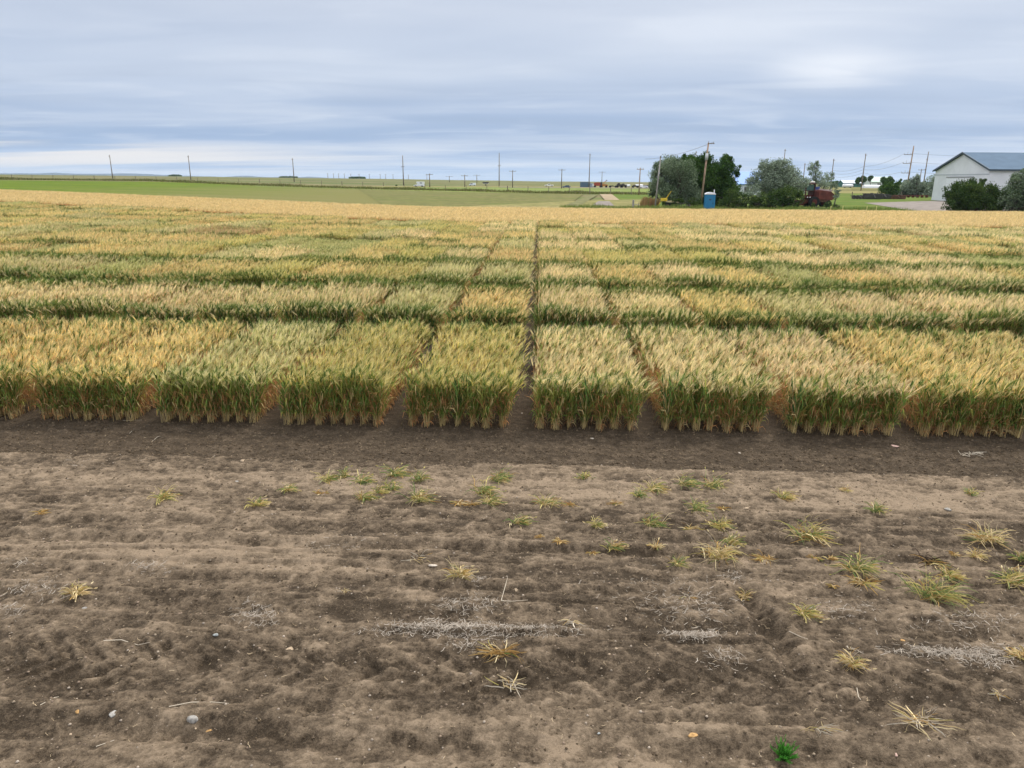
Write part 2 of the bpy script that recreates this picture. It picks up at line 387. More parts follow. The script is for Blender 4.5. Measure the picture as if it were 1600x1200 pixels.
# ------------------------------------------------------------------ soil
TILL_Y = lambda x: 8.47 - .012 * x          # lower edge of the worked strip in front of the plots
def soil(x, y):
    """height and dryness of the bare soil"""
    edge = TILL_Y(x) + .12 * (fbm(x * 1.3, y * 0 + 3, 5, 3) - .5)
    till = ss(y, edge - .03, edge + .05)
    wx = x + .25 * (fbm(x * .9, y * .9, 21, 3) - .5); wy = y + .25 * (fbm(x * .9, y * .9, 22, 3) - .5)
    big = fbm(wx * .35, wy * 1.1, 31, 4); med = fbm(wx * 1.2, wy * 3.2, 32, 4); fine = fbm(x * 9, y * 11, 33, 4, .62); grain = fbm(x * 38, y * 38, 38, 2)
    rid = 1 - np.abs(2 * fbm(wx * 2.1 + .6 * wy, wy * 4.6, 35, 3) - 1); rid2 = 1 - np.abs(2 * fbm(wx * 5 - wy, wy * 9, 36, 3) - 1)
    lump = fbm(x * 5, y * 7, 37, 3)
    h = (big - .5) * .04 + (med - .5) * .018 + (fine - .5) * .034 + ss(rid, .86, 1.0) * .012 + ss(rid2, .88, 1.0) * .008 + (lump - .5) * .012 + (grain - .5) * .009
    # cultivator and wheel marks running along the plots
    for yy, w, d, sd_ in ((7.05, .05, .02, 41), (6.62, .07, .028, 42), (6.28, .06, .035, 43), (5.62, .05, .02, 44), (7.8, .04, .012, 45), (5.15, .09, .03, 46), (3.78, .09, .04, 47), (7.35, .022, .016, 48), (6.05, .02, .018, 49), (5.9, .03, .016, 50), (5.35, .022, .018, 51), (4.98, .025, .018, 52), (8.15, .025, .012, 53), (4.05, .03, .016, 54)):
        yc = yy + .22 * (fbm(x * .35, x * 0 + sd_, sd_, 3) - .5) - .012 * x
        amp = .35 + 1.1 * fbm(x * .6, x * 0 + 9, sd_ + 9, 2)
        h = h - d * amp * np.exp(-((y - yc) / w) ** 2) + d * .7 * amp * np.exp(-((y - yc - w * 2.1) / w) ** 2)
    # tyre lug prints
    for yc, x0, x1, ph, hw in ((4.45, -4.2, 5, 0, .26), (6.95, 1.2, 3.0, 1, .18)):
        m = np.exp(-((y - yc + .01 * x) / hw) ** 4) * ss(x, x0, x0 + .4) * (1 - ss(x, x1 - .4, x1)) * (.35 + .9 * fbm(x * .8, y * .8, 55 + ph, 2))
        s_ = np.where(y > yc, 1, -1)
        w_ = np.sin(2 * PI * (x + s_ * (y - yc) * 1.1 + .1 * fbm(x * 2, y * 2, 57, 2)) / .21 + ph)
        h = h + m * (.022 * ss(w_, -.05, .3) - .020) * (1 + .35 * (x < 0)) * (.4 + 1.2 * fbm(x * 3, y * 3, 58, 2))
    # a short furrow cutting towards the camera on the right
    for (xa, ya, xb, yb, w, d) in ((1.85, 5.75, 1.98, 4.6, .08, .06), (-1.6, 5.4, -1.5, 4.6, .10, .02)):
        t = np.clip((ya - y) / (ya - yb), 0, 1); xc = xa + (xb - xa) * t
        mk = ss(y, yb - .15, yb + .1) * (1 - ss(y, ya - .1, ya + .1))
        h = h - d * mk * (np.exp(-((x - xc) / w) ** 2) - .5 * np.exp(-((x - xc + 2 * w) / w) ** 2) - .5 * np.exp(-((x - xc - 2 * w) / w) ** 2))
    # hoof-like scoops near the camera
    sc = fbm(x * 3.2, y * 4.5, 61, 2); h = h - .03 * ss(sc, .66, .82) * (1 - ss(y, 4.6, 5.6))
    clod = fbm(x * 16, y * 18, 71, 3, .6)
    h = h * (1 - till) + till * ((fbm(x * 2, y * 4, 72, 3) - .5) * .04 + (clod - .5) * .045 - .012)
    streak = fbm(wx * .42, wy * 2.6, 81, 5, .55); st2 = fbm(wx * 1.7, wy * 6, 82, 4, .6)
    dry = .40 * (streak - .5) * 2 + (.34 * (st2 - .5)) * 2 + .42 + .16 * np.exp(-((y - 7.9) / .5) ** 2) + .25 * (lump - .5) + .9 * (fine - .5) + .5 * (grain - .5) + np.clip(h * (1 - till), -.03, .05) * 3.5 + .26 * ss(rid, .86, 1.0) * fine * 1.6 + .16 * ss(rid2, .88, 1)
    for (cx, cy, wx_, wy_, k) in ((-3.9, 6.95, .9, .32, .75), (-4.4, 6.2, 1.2, .30, .85), (-2.9, 6.0, 1.0, .35, .55), (-3.2, 7.9, 2.4, .25, .25), (3.6, 7.65, 3.0, .45, .65),
                                 (0.9, 7.8, 1.2, .3, .35), (3.2, 5.85, 1.0, .25, .55), (1.6, 6.2, .7, .3, .35), (0.1, 3.95, .25, .3, .7), (-2.6, 3.7, .5, .2, .4),
                                 (-1.4, 3.8, .3, .2, .35), (-1.8, 7.9, .8, .2, .35), (0, 4.55, 8, .35, -.3), (-.6, 6.5, 2.2, .25, -.3), (2, 6.7, 2, .35, -.2)):
        dry = dry + .5 * k * (.45 + 1.1 * st2) * gauss(x, y, cx, cy, wx_, wy_)
    dry = np.clip(dry - .1, 0, 1) * (1 - till) + till * (.10 + .3 * (fine - .5))
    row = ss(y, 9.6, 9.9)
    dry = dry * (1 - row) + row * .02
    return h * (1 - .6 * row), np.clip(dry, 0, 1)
def axis(a0, a1, step, lo, hi, g=1.13):
    mid = list(np.arange(a0, a1 + 1e-6, step)); left = []; v = a0; s = step
    while v > lo: s *= g; v -= s; left.append(max(v, lo))
    right = []; v = mid[-1]; s = step
    while v < hi: s *= g; v += s; right.append(min(v, hi))
    return np.array(left[::-1] + mid + right)
def grid_mesh(name, xs, ys, zf, mats, attr=None, smooth=True):
    X, Y = np.meshgrid(xs, ys); n, m = X.shape
    r = zf(X, Y)
    Z, A = r if isinstance(r, tuple) else (r, None)
    V = np.stack([X, Y, Z], -1).reshape(-1, 3)
    i = np.arange((n - 1) * (m - 1)); rr, cc = i // (m - 1), i % (m - 1); b = rr * m + cc
    F = np.stack([b, b + 1, b + m + 1, b + m], 1)
    return mesh_from(name, V, F, None, None if A is None else A.ravel(), mats, smooth)
def soil_mat():
    m, t, b = new_mat('bare_soil', .95, .12)
    a = N(t, 'ShaderNodeAttribute', attribute_name='rnd'); g = N(t, 'ShaderNodeNewGeometry')
    def nz(sc, det, ro=.6):
        n = N(t, 'ShaderNodeTexNoise'); t.links.new(g.outputs['Position'], n.inputs['Vector'])
        n.inputs['Scale'].default_value = sc; n.inputs['Detail'].default_value = det; n.inputs['Roughness'].default_value = ro
        return n.outputs[0]
    f1 = nz(9, 10, .7); f2 = nz(60, 5, .75); f3 = nz(210, 2)
    mp = N(t, 'ShaderNodeMapping'); mp.inputs['Scale'].default_value = (1.5, 3.6, 3); mp.inputs['Rotation'].default_value = (0, 0, .12); t.links.new(g.outputs['Position'], mp.inputs[0])
    fw = N(t, 'ShaderNodeTexNoise'); t.links.new(mp.outputs[0], fw.inputs['Vector']); fw.inputs['Scale'].default_value = 1.6; fw.inputs['Detail'].default_value = 14
    fw.inputs['Roughness'].default_value = .74; fw.inputs['Distortion'].default_value = .8; fw = fw.outputs[0]
    d = math_n(t, 'ADD', a.outputs['Fac'], math_n(t, 'MULTIPLY', math_n(t, 'SUBTRACT', f1, .5), 1.1))
    d = math_n(t, 'ADD', d, math_n(t, 'MULTIPLY', math_n(t, 'SUBTRACT', fw, .5), 1.25))
    d = math_n(t, 'ADD', d, math_n(t, 'MULTIPLY', math_n(t, 'SUBTRACT', f2, .5), 1.5))
    c = ramp(t, d, [(0, (.050, .036, .023)), (.25, (.104, .076, .050)), (.55, (.164, .121, .080)), (1, (.29, .217, .146))])
    sp = maprange(t, f3, .60, .70)
    c = mixc(t, math_n(t, 'MULTIPLY', sp, .4), c, (.34, .28, .21))
    sk = maprange(t, nz(150, 1), .68, .74)
    c = mixc(t, math_n(t, 'MULTIPLY', sk, .5), c, (.05, .04, .032))
    t.links.new(c, b.inputs['Base Color'])
    hgt = math_n(t, 'ADD', math_n(t, 'ADD', math_n(t, 'MULTIPLY', f1, .7), math_n(t, 'MULTIPLY', fw, .6)), math_n(t, 'ADD', math_n(t, 'MULTIPLY', f2, .3), math_n(t, 'MULTIPLY', f3, .12)))
    bp = N(t, 'ShaderNodeBump'); bp.inputs['Strength'].default_value = 1.0; bp.inputs['Distance'].default_value = .045
    t.links.new(hgt, bp.inputs['Height']); t.links.new(bp.outputs[0], b.inputs['Normal'])
    return m
def soil_z(X, Y):
    h, d = soil(X, Y)
    near = 1 - ss(np.hypot(X, Y - 6), 16, 40)
    return T(X, Y) + h * near, d
xs = axis(-8.6, 8.0, .0135, -130, 130); ys = axis(2.8, 10.3, .0135, -40, 86)
tag(link('soil', grid_mesh('soil', xs, ys, soil_z, [soil_mat()])), 'bare grey-brown soil with wheel marks in front of and under the plots', 'soil', kind='structure')
def soil_h(x, y): return float(T(x, y)) + float(soil(np.array([x]), np.array([y]))[0][0])

# ------------------------------------------------------------------ far ground
def grass_mat(name, ca, cb, cc, sx_=.02, sy_=.08, fine=.8, k3=.5, fade=None):
    m, t, b = new_mat(name, .95, .05); g = N(t, 'ShaderNodeNewGeometry')
    def nz(s, v, det=5):
        mp = N(t, 'ShaderNodeMapping'); mp.inputs['Scale'].default_value = v; t.links.new(g.outputs['Position'], mp.inputs[0])
        n = N(t, 'ShaderNodeTexNoise'); t.links.new(mp.outputs[0], n.inputs['Vector']); n.inputs['Scale'].default_value = s
        n.inputs['Detail'].default_value = det; n.inputs['Roughness'].default_value = .62
        return n.outputs[0]
    c = mixc(t, maprange(t, nz(1, (sx_, sy_, .02)), .43, .57), ca, cb)
    c = mixc(t, math_n(t, 'MULTIPLY', maprange(t, nz(1, (sx_ * 4, sy_ * 5, .1)), .5, .72), k3), c, cc)
    c = mixc(t, maprange(t, nz(fine, (1, .35, 1), 3), .3, .7, 0, .30), c, (.03, .045, .015))
    if fade:
        sp_ = N(t, 'ShaderNodeSeparateXYZ'); t.links.new(g.outputs['Position'], sp_.inputs[0])
        xx_ = math_n(t, 'ADD', sp_.outputs[0], math_n(t, 'MULTIPLY', math_n(t, 'SUBTRACT', nz(1, (.03, .12, .1)), .5), 90.0))
        c = mixc(t, maprange(t, xx_, fade[0], fade[1]), c, fade[2])
    t.links.new(c, b.inputs['Base Color'])
    return m
M_PAST = grass_mat('pasture_grass', (.115, .14, .045), (.18, .16, .075), (.26, .19, .11), .006, .03, .05, .85)
M_GREEN = grass_mat('green_crop', (.115, .160, .010), (.085, .135, .010), (.17, .165, .035), .035, .22, .8, .8, (-100, -28, (.155, .145, .05)))
M_BROWNG = grass_mat('sparse_crop', (.165, .15, .055), (.135, .145, .04), (.20, .155, .09), .03, .25, .8, .8)
M_PALEG = grass_mat('pale_grass', (.20, .24, .06), (.17, .21, .055), (.30, .27, .12), .02, .1)
M_DRYG = grass_mat('dry_grass', (.26, .22, .09), (.20, .19, .065), (.30, .23, .12), .04, .2)
M_LAWN = grass_mat('lawn', (.085, .14, .018), (.12, .15, .025), (.20, .18, .06), .03, .25, .8, .8)
def far_z(X, Y):
    z = T(X, Y) - .06
    inside = (np.abs(X) < 128) & (Y < 84) & (Y > -38)
    z = z - np.where(inside, .2, 0)
    und = 1 - np.exp(-np.maximum(Y - 300, 0) / 700)
    return z + und * 5 * (fbm(X * .0012, Y * .0012, 91, 3) - .5)
tag(link('pasture', grid_mesh('pasture', axis(-150, 150, 6, -9000, 9000, 1.12), axis(-40, 500, 6, -3000, 12000, 1.10), far_z, [M_PAST])),
    'open grassland running to the horizon', 'grassland', kind='structure')
def strip(name, bottom, top, mat, off, label, cat, n=60, m=12):
    """ground sheet between two polylines given in photo pixels, laid on the terrain"""
    def res(pl):
        P = np.array([at(*p) for p in pl]); d = np.r_[0, np.cumsum(np.hypot(*np.diff(P, axis=0).T))]
        t = np.linspace(0, d[-1], n); return np.stack([np.interp(t, d, P[:, 0]), np.interp(t, d, P[:, 1])], 1)
    B, Tt = res(bottom), res(top); u = np.linspace(0, 1, m)[:, None, None]
    G = B[None] * (1 - u) + Tt[None] * u; Z = T(G[..., 0], G[..., 1]) + off
    V = np.concatenate([G, Z[..., None]], -1).reshape(-1, 3)
    i = np.arange((m - 1) * (n - 1)); r_, c_ = i // (n - 1), i % (n - 1); b_ = r_ * n + c_
    F = np.stack([b_, b_ + 1, b_ + n + 1, b_ + n], 1)
    return tag(link(name, mesh_from(name, V, F, None, None, [mat], True)), label, cat, kind='structure')
strip('green_field', [(-60, 298), (400, 312), (640, 322), (840, 326)], [(-60, 281.2), (240, 284), (400, 289.5), (590, 296), (640, 298)], M_GREEN, .02,
      'bright green crop field beyond the wheat on the left', 'field', 80, 16)
strip('crop_stubble_field', [(600, 322), (840, 327), (880, 327)], [(560, 296), (700, 299.5), (912, 303.5)], M_BROWNG, .06, 'thin brownish-green field in the middle distance', 'field')
strip('grass_verge', [(400, 291.5), (620, 297.5), (860, 302), (1020, 303.5)], [(400, 288.6), (620, 293), (780, 292.5), (1020, 294.5)], M_PALEG, .05, 'pale green roadside grass behind the wire fence', 'grass')
strip('dry_bank', [(540, 293.3), (780, 292.6), (1020, 294.6), (1330, 297)], [(540, 291.5), (780, 290.8), (1020, 291.3), (1330, 293.5)], M_DRYG, .08, 'strip of dry tan grass below the machinery yard', 'grass')
strip('yard_grass', [(960, 329), (1120, 332), (1340, 332), (1680, 334)], [(944, 303.5), (1120, 303), (1330, 302), (1680, 300)], M_LAWN, .03, 'mown green grass around the shelterbelt and yard', 'grass')
strip('headland_grass', [(700, 324.5), (900, 329), (1030, 331)], [(905, 314.5), (950, 313), (1030, 312)], M_DRYG, .09, 'dry trampled grass beside the track at the field corner', 'grass')
strip('machinery_lane', [(1290, 302), (1680, 306)], [(1290, 297.5), (1680, 300)], M_DRYG, .05, 'tan strip of dry grass beyond the implement row', 'grass')
M_TRACK = plain('dirt_track', (.30, .23, .145), .95, .1, .2, .35)
M_GRAV = plain('gravel', (.21, .18, .155), .95, .1, .18, .9)
M_DARKS = plain('dark_earth', (.14, .135, .055), .95, .1, .3, .6)
strip('dirt_track', [(945, 313.6), (968, 313.6)], [(937, 304.2), (956, 304.2)], M_TRACK, .12, 'light tan dirt track leading away between the fields', 'track', 10, 20)
strip('dirt_patch', [(925, 322), (960, 323)], [(935, 315.5), (952, 315.5)], M_GRAV, .13, 'pale bare dirt patch at the near end of the track', 'dirt', 10, 8)
strip('furrowed_earth', [(882, 322.5), (905, 323)], [(925, 304.8), (935, 304.8)], M_DARKS, .11, 'dark worked earth curving beside the dirt track', 'soil', 10, 20)
strip('gravel_yard', [(1425, 330), (1640, 332)], [(1350, 317.5), (1480, 313.6), (1640, 313)], M_GRAV, .06, 'grey gravel yard in front of the white shed', 'gravel')
strip('gravel_road', [(780, 293.0), (1300, 297.2)], [(780, 292.4), (1300, 296.5)], M_GRAV, .12, 'thin gravel road crossing the pasture', 'road')
strip('far_green_field', [(1330, 297), (1480, 299)], [(1330, 291), (1480, 290.5)], M_GREEN, .07, 'green field below the distant farm', 'field')

# ------------------------------------------------------------------ border wheat behind the plots
def brush_template(rs):
    a = Acc()
    for k in range(5):
        az = rs.uniform(0, 2 * PI); r_ = rs.uniform(0, .08); p = np.array([math.cos(az) * r_, math.sin(az) * r_, .35])
        l_ = np.array([rs.normal(.08, .08), rs.normal(0, .08), .47 - .35 + rs.uniform(.2, .3)])
        V, F = ribbon([p, p + l_ * .6], [.012, .010], perp(l_, rs.uniform(0, PI))); a.add(V, F, 1 if rs.rand() < .25 else 2)
        V, F = ribbon([p + l_ * .6, p + l_ * .85, p + l_ * 1.12 + np.array([.03, 0, -.015])], [.010, .013, .004], perp(l_, rs.uniform(0, PI))); a.add(V, F, 3 if k % 2 else 4)
    V, F, Mi, _ = a.arrays(); return V, F, Mi
rb = np.random.RandomState(77); BT = [brush_template(rb) for _ in range(8)]
def far_edge(x): return 79.5 + np.maximum(0, -x - 10) * .30
a = Acc(); n = 170000
yy = rb.uniform(53, 100, n * 2) ; xx = rb.uniform(-80, 62, n * 2)
keep = (yy < far_edge(xx)) & (yy > border_front(xx) + .5) & (xx > -.79 * yy - 2) & (xx < .72 * yy + 2); xx, yy = xx[keep][:n], yy[keep][:n]
lane = (np.abs(yy - 60.5) < .35) | (np.abs(yy - 67.3) < .3)
xx, yy = xx[~lane], yy[~lane]
base = np.stack([xx, yy, T(xx, yy) + .06 * fbm(xx * .4, yy * .4, 3, 2)], 1)
spread(a, BT, rb, base, np.stack([rb.normal(0, .1, len(xx)), rb.normal(0, .1, len(xx))], 1), .88, 1.06, 1.0)
a.Rn = [np.where(True, r_, 0) * .12 + .30 + .3 * fbm(v_[:, 0] * .35, v_[:, 1] * .35, 6, 3) for r_, v_ in zip(a.Rn, a.V)]
xs = np.arange(-82, 64, 1.0); ys_ = np.linspace(0, 1, 28)
X, U = np.meshgrid(xs, ys_); Y = border_front(X) + .5 + U * (far_edge(X) - border_front(X) - .6); Z = T(X, Y) + .5 + .05 * fbm(X, Y, 8, 2)
V = np.stack([X, Y, Z], -1).reshape(-1, 3); nn, mm_ = X.shape
i = np.arange((nn - 1) * (mm_ - 1)); r_, c_ = i // (mm_ - 1), i % (mm_ - 1); b_ = r_ * mm_ + c_
a.add(V, np.stack([b_, b_ + 1, b_ + mm_ + 1, b_ + mm_], 1), 2, .2)
for e in (0, nn - 1):                     # close the stand down to the soil on both long sides
    P = V.reshape(nn, mm_, 3)[e]; Q = P.copy(); Q[:, 2] -= .55
    W = np.concatenate([P, Q]); k = mm_
    a.add(W, [(j, j + 1, k + j + 1, k + j) for j in range(k - 1)], 6, .6)
wb = link('border_wheat', a.mesh('border_wheat', WHEAT)); wb.color = (.70, .55, .24, 1)
tag(wb, 'solid golden wheat filling the far side of the field', 'wheat', kind='stuff')

# ------------------------------------------------------------------ grass tufts on the bare soil
M_TG = foliage('tuft_green', (.16, .23, .075), (.27, .31, .12), .3)
M_TY = foliage('tuft_yellow', (.50, .43, .15), (.62, .52, .22), .3)
M_TS = foliage('tuft_straw', (.68, .53, .28), (.76, .63, .38), .2)
M_TO = foliage('tuft_orange', (.42, .26, .09), (.50, .33, .13), .2)
M_TW = foliage('tuft_pale', (.62, .55, .44), (.52, .45, .35), .2)
M_DK = foliage('tuft_dark', (.06, .04, .03), (.10, .07, .045), .0)
TM = [M_TG, M_TY, M_TS, M_TO, M_TW, M_DK]
MIX = {'g': (.50, .24, .16, .10, 0, 0), 'y': (.25, .38, .22, .15, 0, 0), 's': (.03, .20, .55, .17, .05, 0), 'o': (.02, .1, .28, .60, 0, 0), 'p': (0, .05, .35, .1, .5, 0), 'd': (.12, .08, .1, .1, 0, .6)}
def tuft_mesh(seed, w, kind, n, lean, up):
    rs = np.random.RandomState(seed); a = Acc(); mix = np.array(MIX[kind]); mix = mix / mix.sum()
    for i in range(n):
        az = rs.uniform(0, 2 * PI); L = w * rs.uniform(.30, .62); el = (rs.uniform(.35, 1.45) if kind in 'gysd' else rs.uniform(.1, 1.2)) * up
        d = np.array([math.cos(az), math.sin(az) * .8, 0]) * math.cos(el) + np.array([lean, 0, math.sin(el)]); d /= np.linalg.norm(d)
        p = np.array([rs.normal(0, w * .10), rs.normal(0, w * .06), -.004]); pts = [p]
        for k in range(4):
            d = d + np.array([lean * .10 + rs.normal(0, .16), rs.normal(0, .16), -.20 - .10 * k]); d /= np.linalg.norm(d)
            p = p + d * L / 4; p[2] = max(p[2], .004 + rs.uniform(0, .008)); pts.append(p)
        m = rs.choice(6, p=mix); ww = rs.uniform(.0032, .0056)
        V, F = ribbon(pts, np.array([.8, 1.1, 1, .8, .3]) * ww, perp(d * [1, 1, 0] + [0.01, 0, 0.02], rs.uniform(-.5, .5) + PI / 2)); a.add(V, F, m, rs.rand())
        if rs.rand() < .10 and kind in 'gys':                     # a small bearded head
            q = pts[-1] + np.array([d[0], d[1], .3]) * .035
            V, F = ribbon([pts[-1], (pts[-1] + q) / 2, q], [.003, .008, .002], perp(q - pts[-1], 1.2)); a.add(V, F, 2 if kind != 'g' else 1, rs.rand())
    return a.mesh('grass_tuft', TM)
# px, py, width in px, kind, label
TUFTS = [
 (255, 781, 34, 'y', 'yellow-green tuft lying flat, alone on the far left below the dark strip'),
 (400, 790, 26, 'y', 'narrow yellow tuft leaning right, alone between left edge and the main cluster'),
 (64, 804, 22, 'o', 'small brown tuft nearest the left edge, below the dark strip'),
 (450, 767, 24, 'y', 'squat yellow tuft at the left end of the upper cluster'),
 (502, 771, 20, 'o', 'small brownish tuft just below the left end of the upper cluster'),
 (510, 752, 30, 'y', 'yellow-green tuft, first of the top line of the upper cluster'),
 (537, 746, 22, 'g', 'small upright green tuft, second of the top line of the upper cluster'),
 (563, 753, 32, 'g', 'bushy green tuft, third of the top line of the upper cluster'),
 (617, 743, 34, 'g', 'green tuft highest in the upper cluster, near the dark strip'),
 (610, 764, 28, 'g', 'green tuft in the middle of the dense diagonal clump'),
 (591, 770, 22, 'y', 'yellowish tuft joining the dense diagonal clump'),
 (566, 779, 34, 'y', 'flattened yellow tuft at the lower left end of the diagonal clump'),
 (654, 750, 28, 'g', 'thin green tuft with pale heads right of the upper cluster'),
 (652, 782, 40, 'y', 'yellow-green tuft swept right, below the thin green tuft'),
 (778, 753, 36, 'g', 'green tuft swept right near the dark strip, left of the plot path'),
 (754, 771, 38, 'g', 'green tuft with long runners right of centre-left'),
 (716, 786, 22, 'o', 'small brown tuft, left one of a row of three'),
 (736, 787, 20, 'o', 'low brown tuft, middle one of a row of three'),
 (765, 786, 32, 'y', 'yellow-green tuft, right one of a row of three'),
 (852, 789, 34, 'y', 'yellow-green tuft lying right, below the plot path'),
 (887, 789, 22, 'o', 'small brownish tuft just right of the one lying right'),
 (912, 750, 20, 'g', 'lone small upright green tuft near the dark strip, right of the plot path'),
 (962, 788, 18, 'o', 'tiny brown tuft on a pale patch, right of the centre'),
 (998, 777, 24, 'g', 'green and brown tuft, left one of a touching pair'),
 (1020, 768, 34, 'y', 'spread yellowish tuft, right one of a touching pair'),
 (1066, 761, 34, 'g', 'broad green tuft near the dark strip, left of another green one'),
 (1110, 761, 34, 'g', 'green tuft with pale heads near the dark strip'),
 (808, 818, 30, 'g', 'thin green tuft with blades spread in a V, below the plot path'),
 (930, 824, 24, 'y', 'round green and yellow tuft in the middle of the bare ground'),
 (1016, 820, 40, 'g', 'wide green tuft right of the round one'),
 (877, 850, 20, 'o', 'small brown tuft with two pale stalks'),
 (957, 857, 28, 'y', 'yellow arching tuft in the middle of the bare ground'),
 (925, 865, 14, 'o', 'very small brown tuft left of the yellow arching one'),
 (1023, 857, 18, 's', 'small straw-coloured tuft with three upright stalks'),
 (841, 841, 12, 'o', 'tiny brown speck of grass above the straw lines'),
 (651, 873, 36, 'p', 'pale dead tuft with spreading bare stalks, left of centre'),
 (718, 904, 38, 's', 'straw tuft with one tall bent stalk, centre-left'),
 (1058, 886, 26, 'g', 'small green tuft with long thin blades, centre-right'),
 (120, 930, 34, 's', 'straw tuft with a tall crooked stalk near the left edge'),
 (540, 928, 14, 'p', 'tiny pale tuft left of the straw lines'),
 (892, 970, 32, 'p', 'dead pale tuft with wispy stalks in the centre'),
 (780, 1022, 52, 'o', 'ring-shaped orange-brown dead tuft below the grey straw band'),
 (794, 1072, 46, 'p', 'flat pale tuft with one green-tipped blade, near the bottom centre'),
 (1222, 780, 30, 'y', 'yellow and green tuft with an arched stalk, upper right'),
 (1319, 770, 14, 's', 'tiny straw tuft below the dark strip, upper right'),
 (1368, 800, 28, 'g', 'upright green tuft alone on the pale soil, upper right'),
 (1516, 773, 18, 'g', 'small green tuft close to the dark strip near the right edge'),
 (1087, 797, 34, 'g', 'green tuft above a pair of yellow ones, right of centre'),
 (1130, 796, 14, 'o', 'tiny brown tuft right of the green one above the pair'),
 (1079, 826, 28, 'o', 'orange-yellow tuft, left one of a pair'),
 (1122, 825, 34, 'y', 'yellow-green tuft, right one of a pair'),
 (1262, 840, 54, 'y', 'long low yellow tuft made of two clumps, right of centre'),
 (1122, 870, 60, 's', 'largest straw-yellow tuft, sprawling, right of centre'),
 (1143, 853, 28, 'g', 'green tuft touching the back of the largest straw tuft'),
 (1192, 874, 34, 'o', 'round orange-brown tuft right of the largest straw tuft'),
 (1272, 872, 18, 'o', 'small flat brown tuft, left one of a low pair'),
 (1297, 875, 18, 'o', 'small flat orange tuft, right one of a low pair'),
 (1336, 893, 52, 'g', 'wide green tuft with tall pale heads, right side'),
 (1350, 914, 44, 'o', 'brown tuft swept right just below the wide green one'),
 (1541, 846, 50, 's', 'pale yellow tuft with upright green heads near the right edge'),
 (1524, 874, 24, 's', 'straw tuft just below the pale yellow one near the right edge'),
 (1489, 870, 14, 'o', 'tiny brown tuft left of the straw one near the right edge'),
 (1455, 882, 46, 'd', 'uprooted dark brown clump with roots showing'),
 (1482, 902, 34, 'y', 'low tuft with a long green blade, right of the uprooted clump'),
 (1453, 936, 72, 'g', 'large sprawling green tuft with pale heads, lower right'),
 (1580, 912, 52, 'y', 'big yellow-green tuft at the right edge'),
 (1594, 877, 26, 'g', 'green tuft cut by the right edge, above the big one'),
 (1165, 924, 26, 's', 'short straw tuft standing at the head of the furrow'),
 (1258, 966, 34, 'y', 'upright yellow and green tuft right of the furrow'),
 (1078, 935, 22, 'p', 'wispy pale tuft left of the furrow'),
 (1331, 1036, 40, 's', 'flat straw-coloured broken tuft, lower right'),
 (1330, 1010, 14, 'p', 'tiny pale sprout above the broken tuft'),
 (1594, 1026, 34, 's', 'straw and green tuft cut by the right edge, lower down'),
 (1560, 1086, 24, 'p', 'small pale dead tuft near the lower right edge'),
 (1438, 1134, 86, 's', 'large pale straw tuft with one long green-tipped stalk, bottom right'),
 (1280, 1143, 42, 'p', 'pale flat tuft like a small broom, right of the green weed'),
 (1300, 918, 14, 'o', 'tiny brown tuft right of the furrow'),
]
for i, (px, py, w, kd, lab) in enumerate(TUFTS):
    x, y = at(px, py); dpt = y * .961 + .96; wm_ = w * dpt / FPX * 1.42
    nb = int(22 + w * 1.7); up = .95
    if kd == 'p': nb = int(7 + w * .3); up = .6
    if kd == 'd': nb = 60; up = .5
    if kd == 'o': nb = int(14 + w * .8); up = .6
    tall = w < 30 and kd == 'g'
    if w > 80: nb, up, kd, wm_ = 40, .4, 'p', wm_ * .72
    me = tuft_mesh(500 + i, wm_, kd, nb, .35 if kd in 'yg' and not tall else .1, 1.3 if tall else up)
    o = link('grass_tuft', me, None, (x, y, soil_h(x, y) + .007)); o.rotation_euler = (0, 0, 0)
    tag(o, lab, 'grass tuft', 'scattered grass tufts on the bare soil')
# tall crooked stalks belonging to nothing else: loose straws on the soil
def polyline_tube(a, pts, r, mat=0, n=5, rnd=.5):
    pts = [np.array(p, float) for p in pts]; V = []
    for i, p in enumerate(pts):
        d = pts[min(i + 1, len(pts) - 1)] - pts[max(i - 1, 0)]; u = perp(d, .7); v = np.cross(d / np.linalg.norm(d), u)
        rr = r[i] if hasattr(r, '__len__') else r
        for k in range(n): V.append(p + (u * math.cos(2 * PI * k / n) + v * math.sin(2 * PI * k / n)) * rr)
    F = [(i * n + k, i * n + (k + 1) % n, (i + 1) * n + (k + 1) % n, (i + 1) * n + k) for i in range(len(pts) - 1) for k in range(n)]
    a.add(V, F, mat, rnd)
STRAWS = [([(783, 943), (790, 915), (793, 905)], 'pale forked straw lying beside the short straw lines, centre'),
          ([(783, 943), (800, 940), (825, 939)], 'pale straw pointing right from the foot of the forked one'),
          ([(64, 1108), (85, 1092), (92, 1088)], 'short thick straw near the lower left edge'),
          ([(150, 1166), (178, 1154)], 'thin pale straw below the grey flat stone, bottom left'),
          ([(163, 1008), (190, 1003), (215, 1006), (235, 1008)], 'long crooked root-like straw, left'),
          ([(265, 1110), (300, 1102), (330, 1099), (358, 1103)], 'branched dry root beside the large grey stone'),
          ([(192, 658), (222, 656)], 'white straw lying at the foot of the left plots'),
          ([(202, 677), (209, 669), (221, 669)], 'bent white straw on the dark strip, left'),
          ([(238, 688), (247, 683), (256, 684)], 'short bent straw on the dark strip, left'),
          ([(1328, 784), (1338, 788), (1350, 789)], 'curved tan straw on pale soil, right'),
          ([(1339, 1074), (1341, 1090), (1345, 1096)], 'curly straw in the lower right'),
          ([(1232, 990), (1250, 996), (1262, 1001)], 'grey straw right of the furrow')]
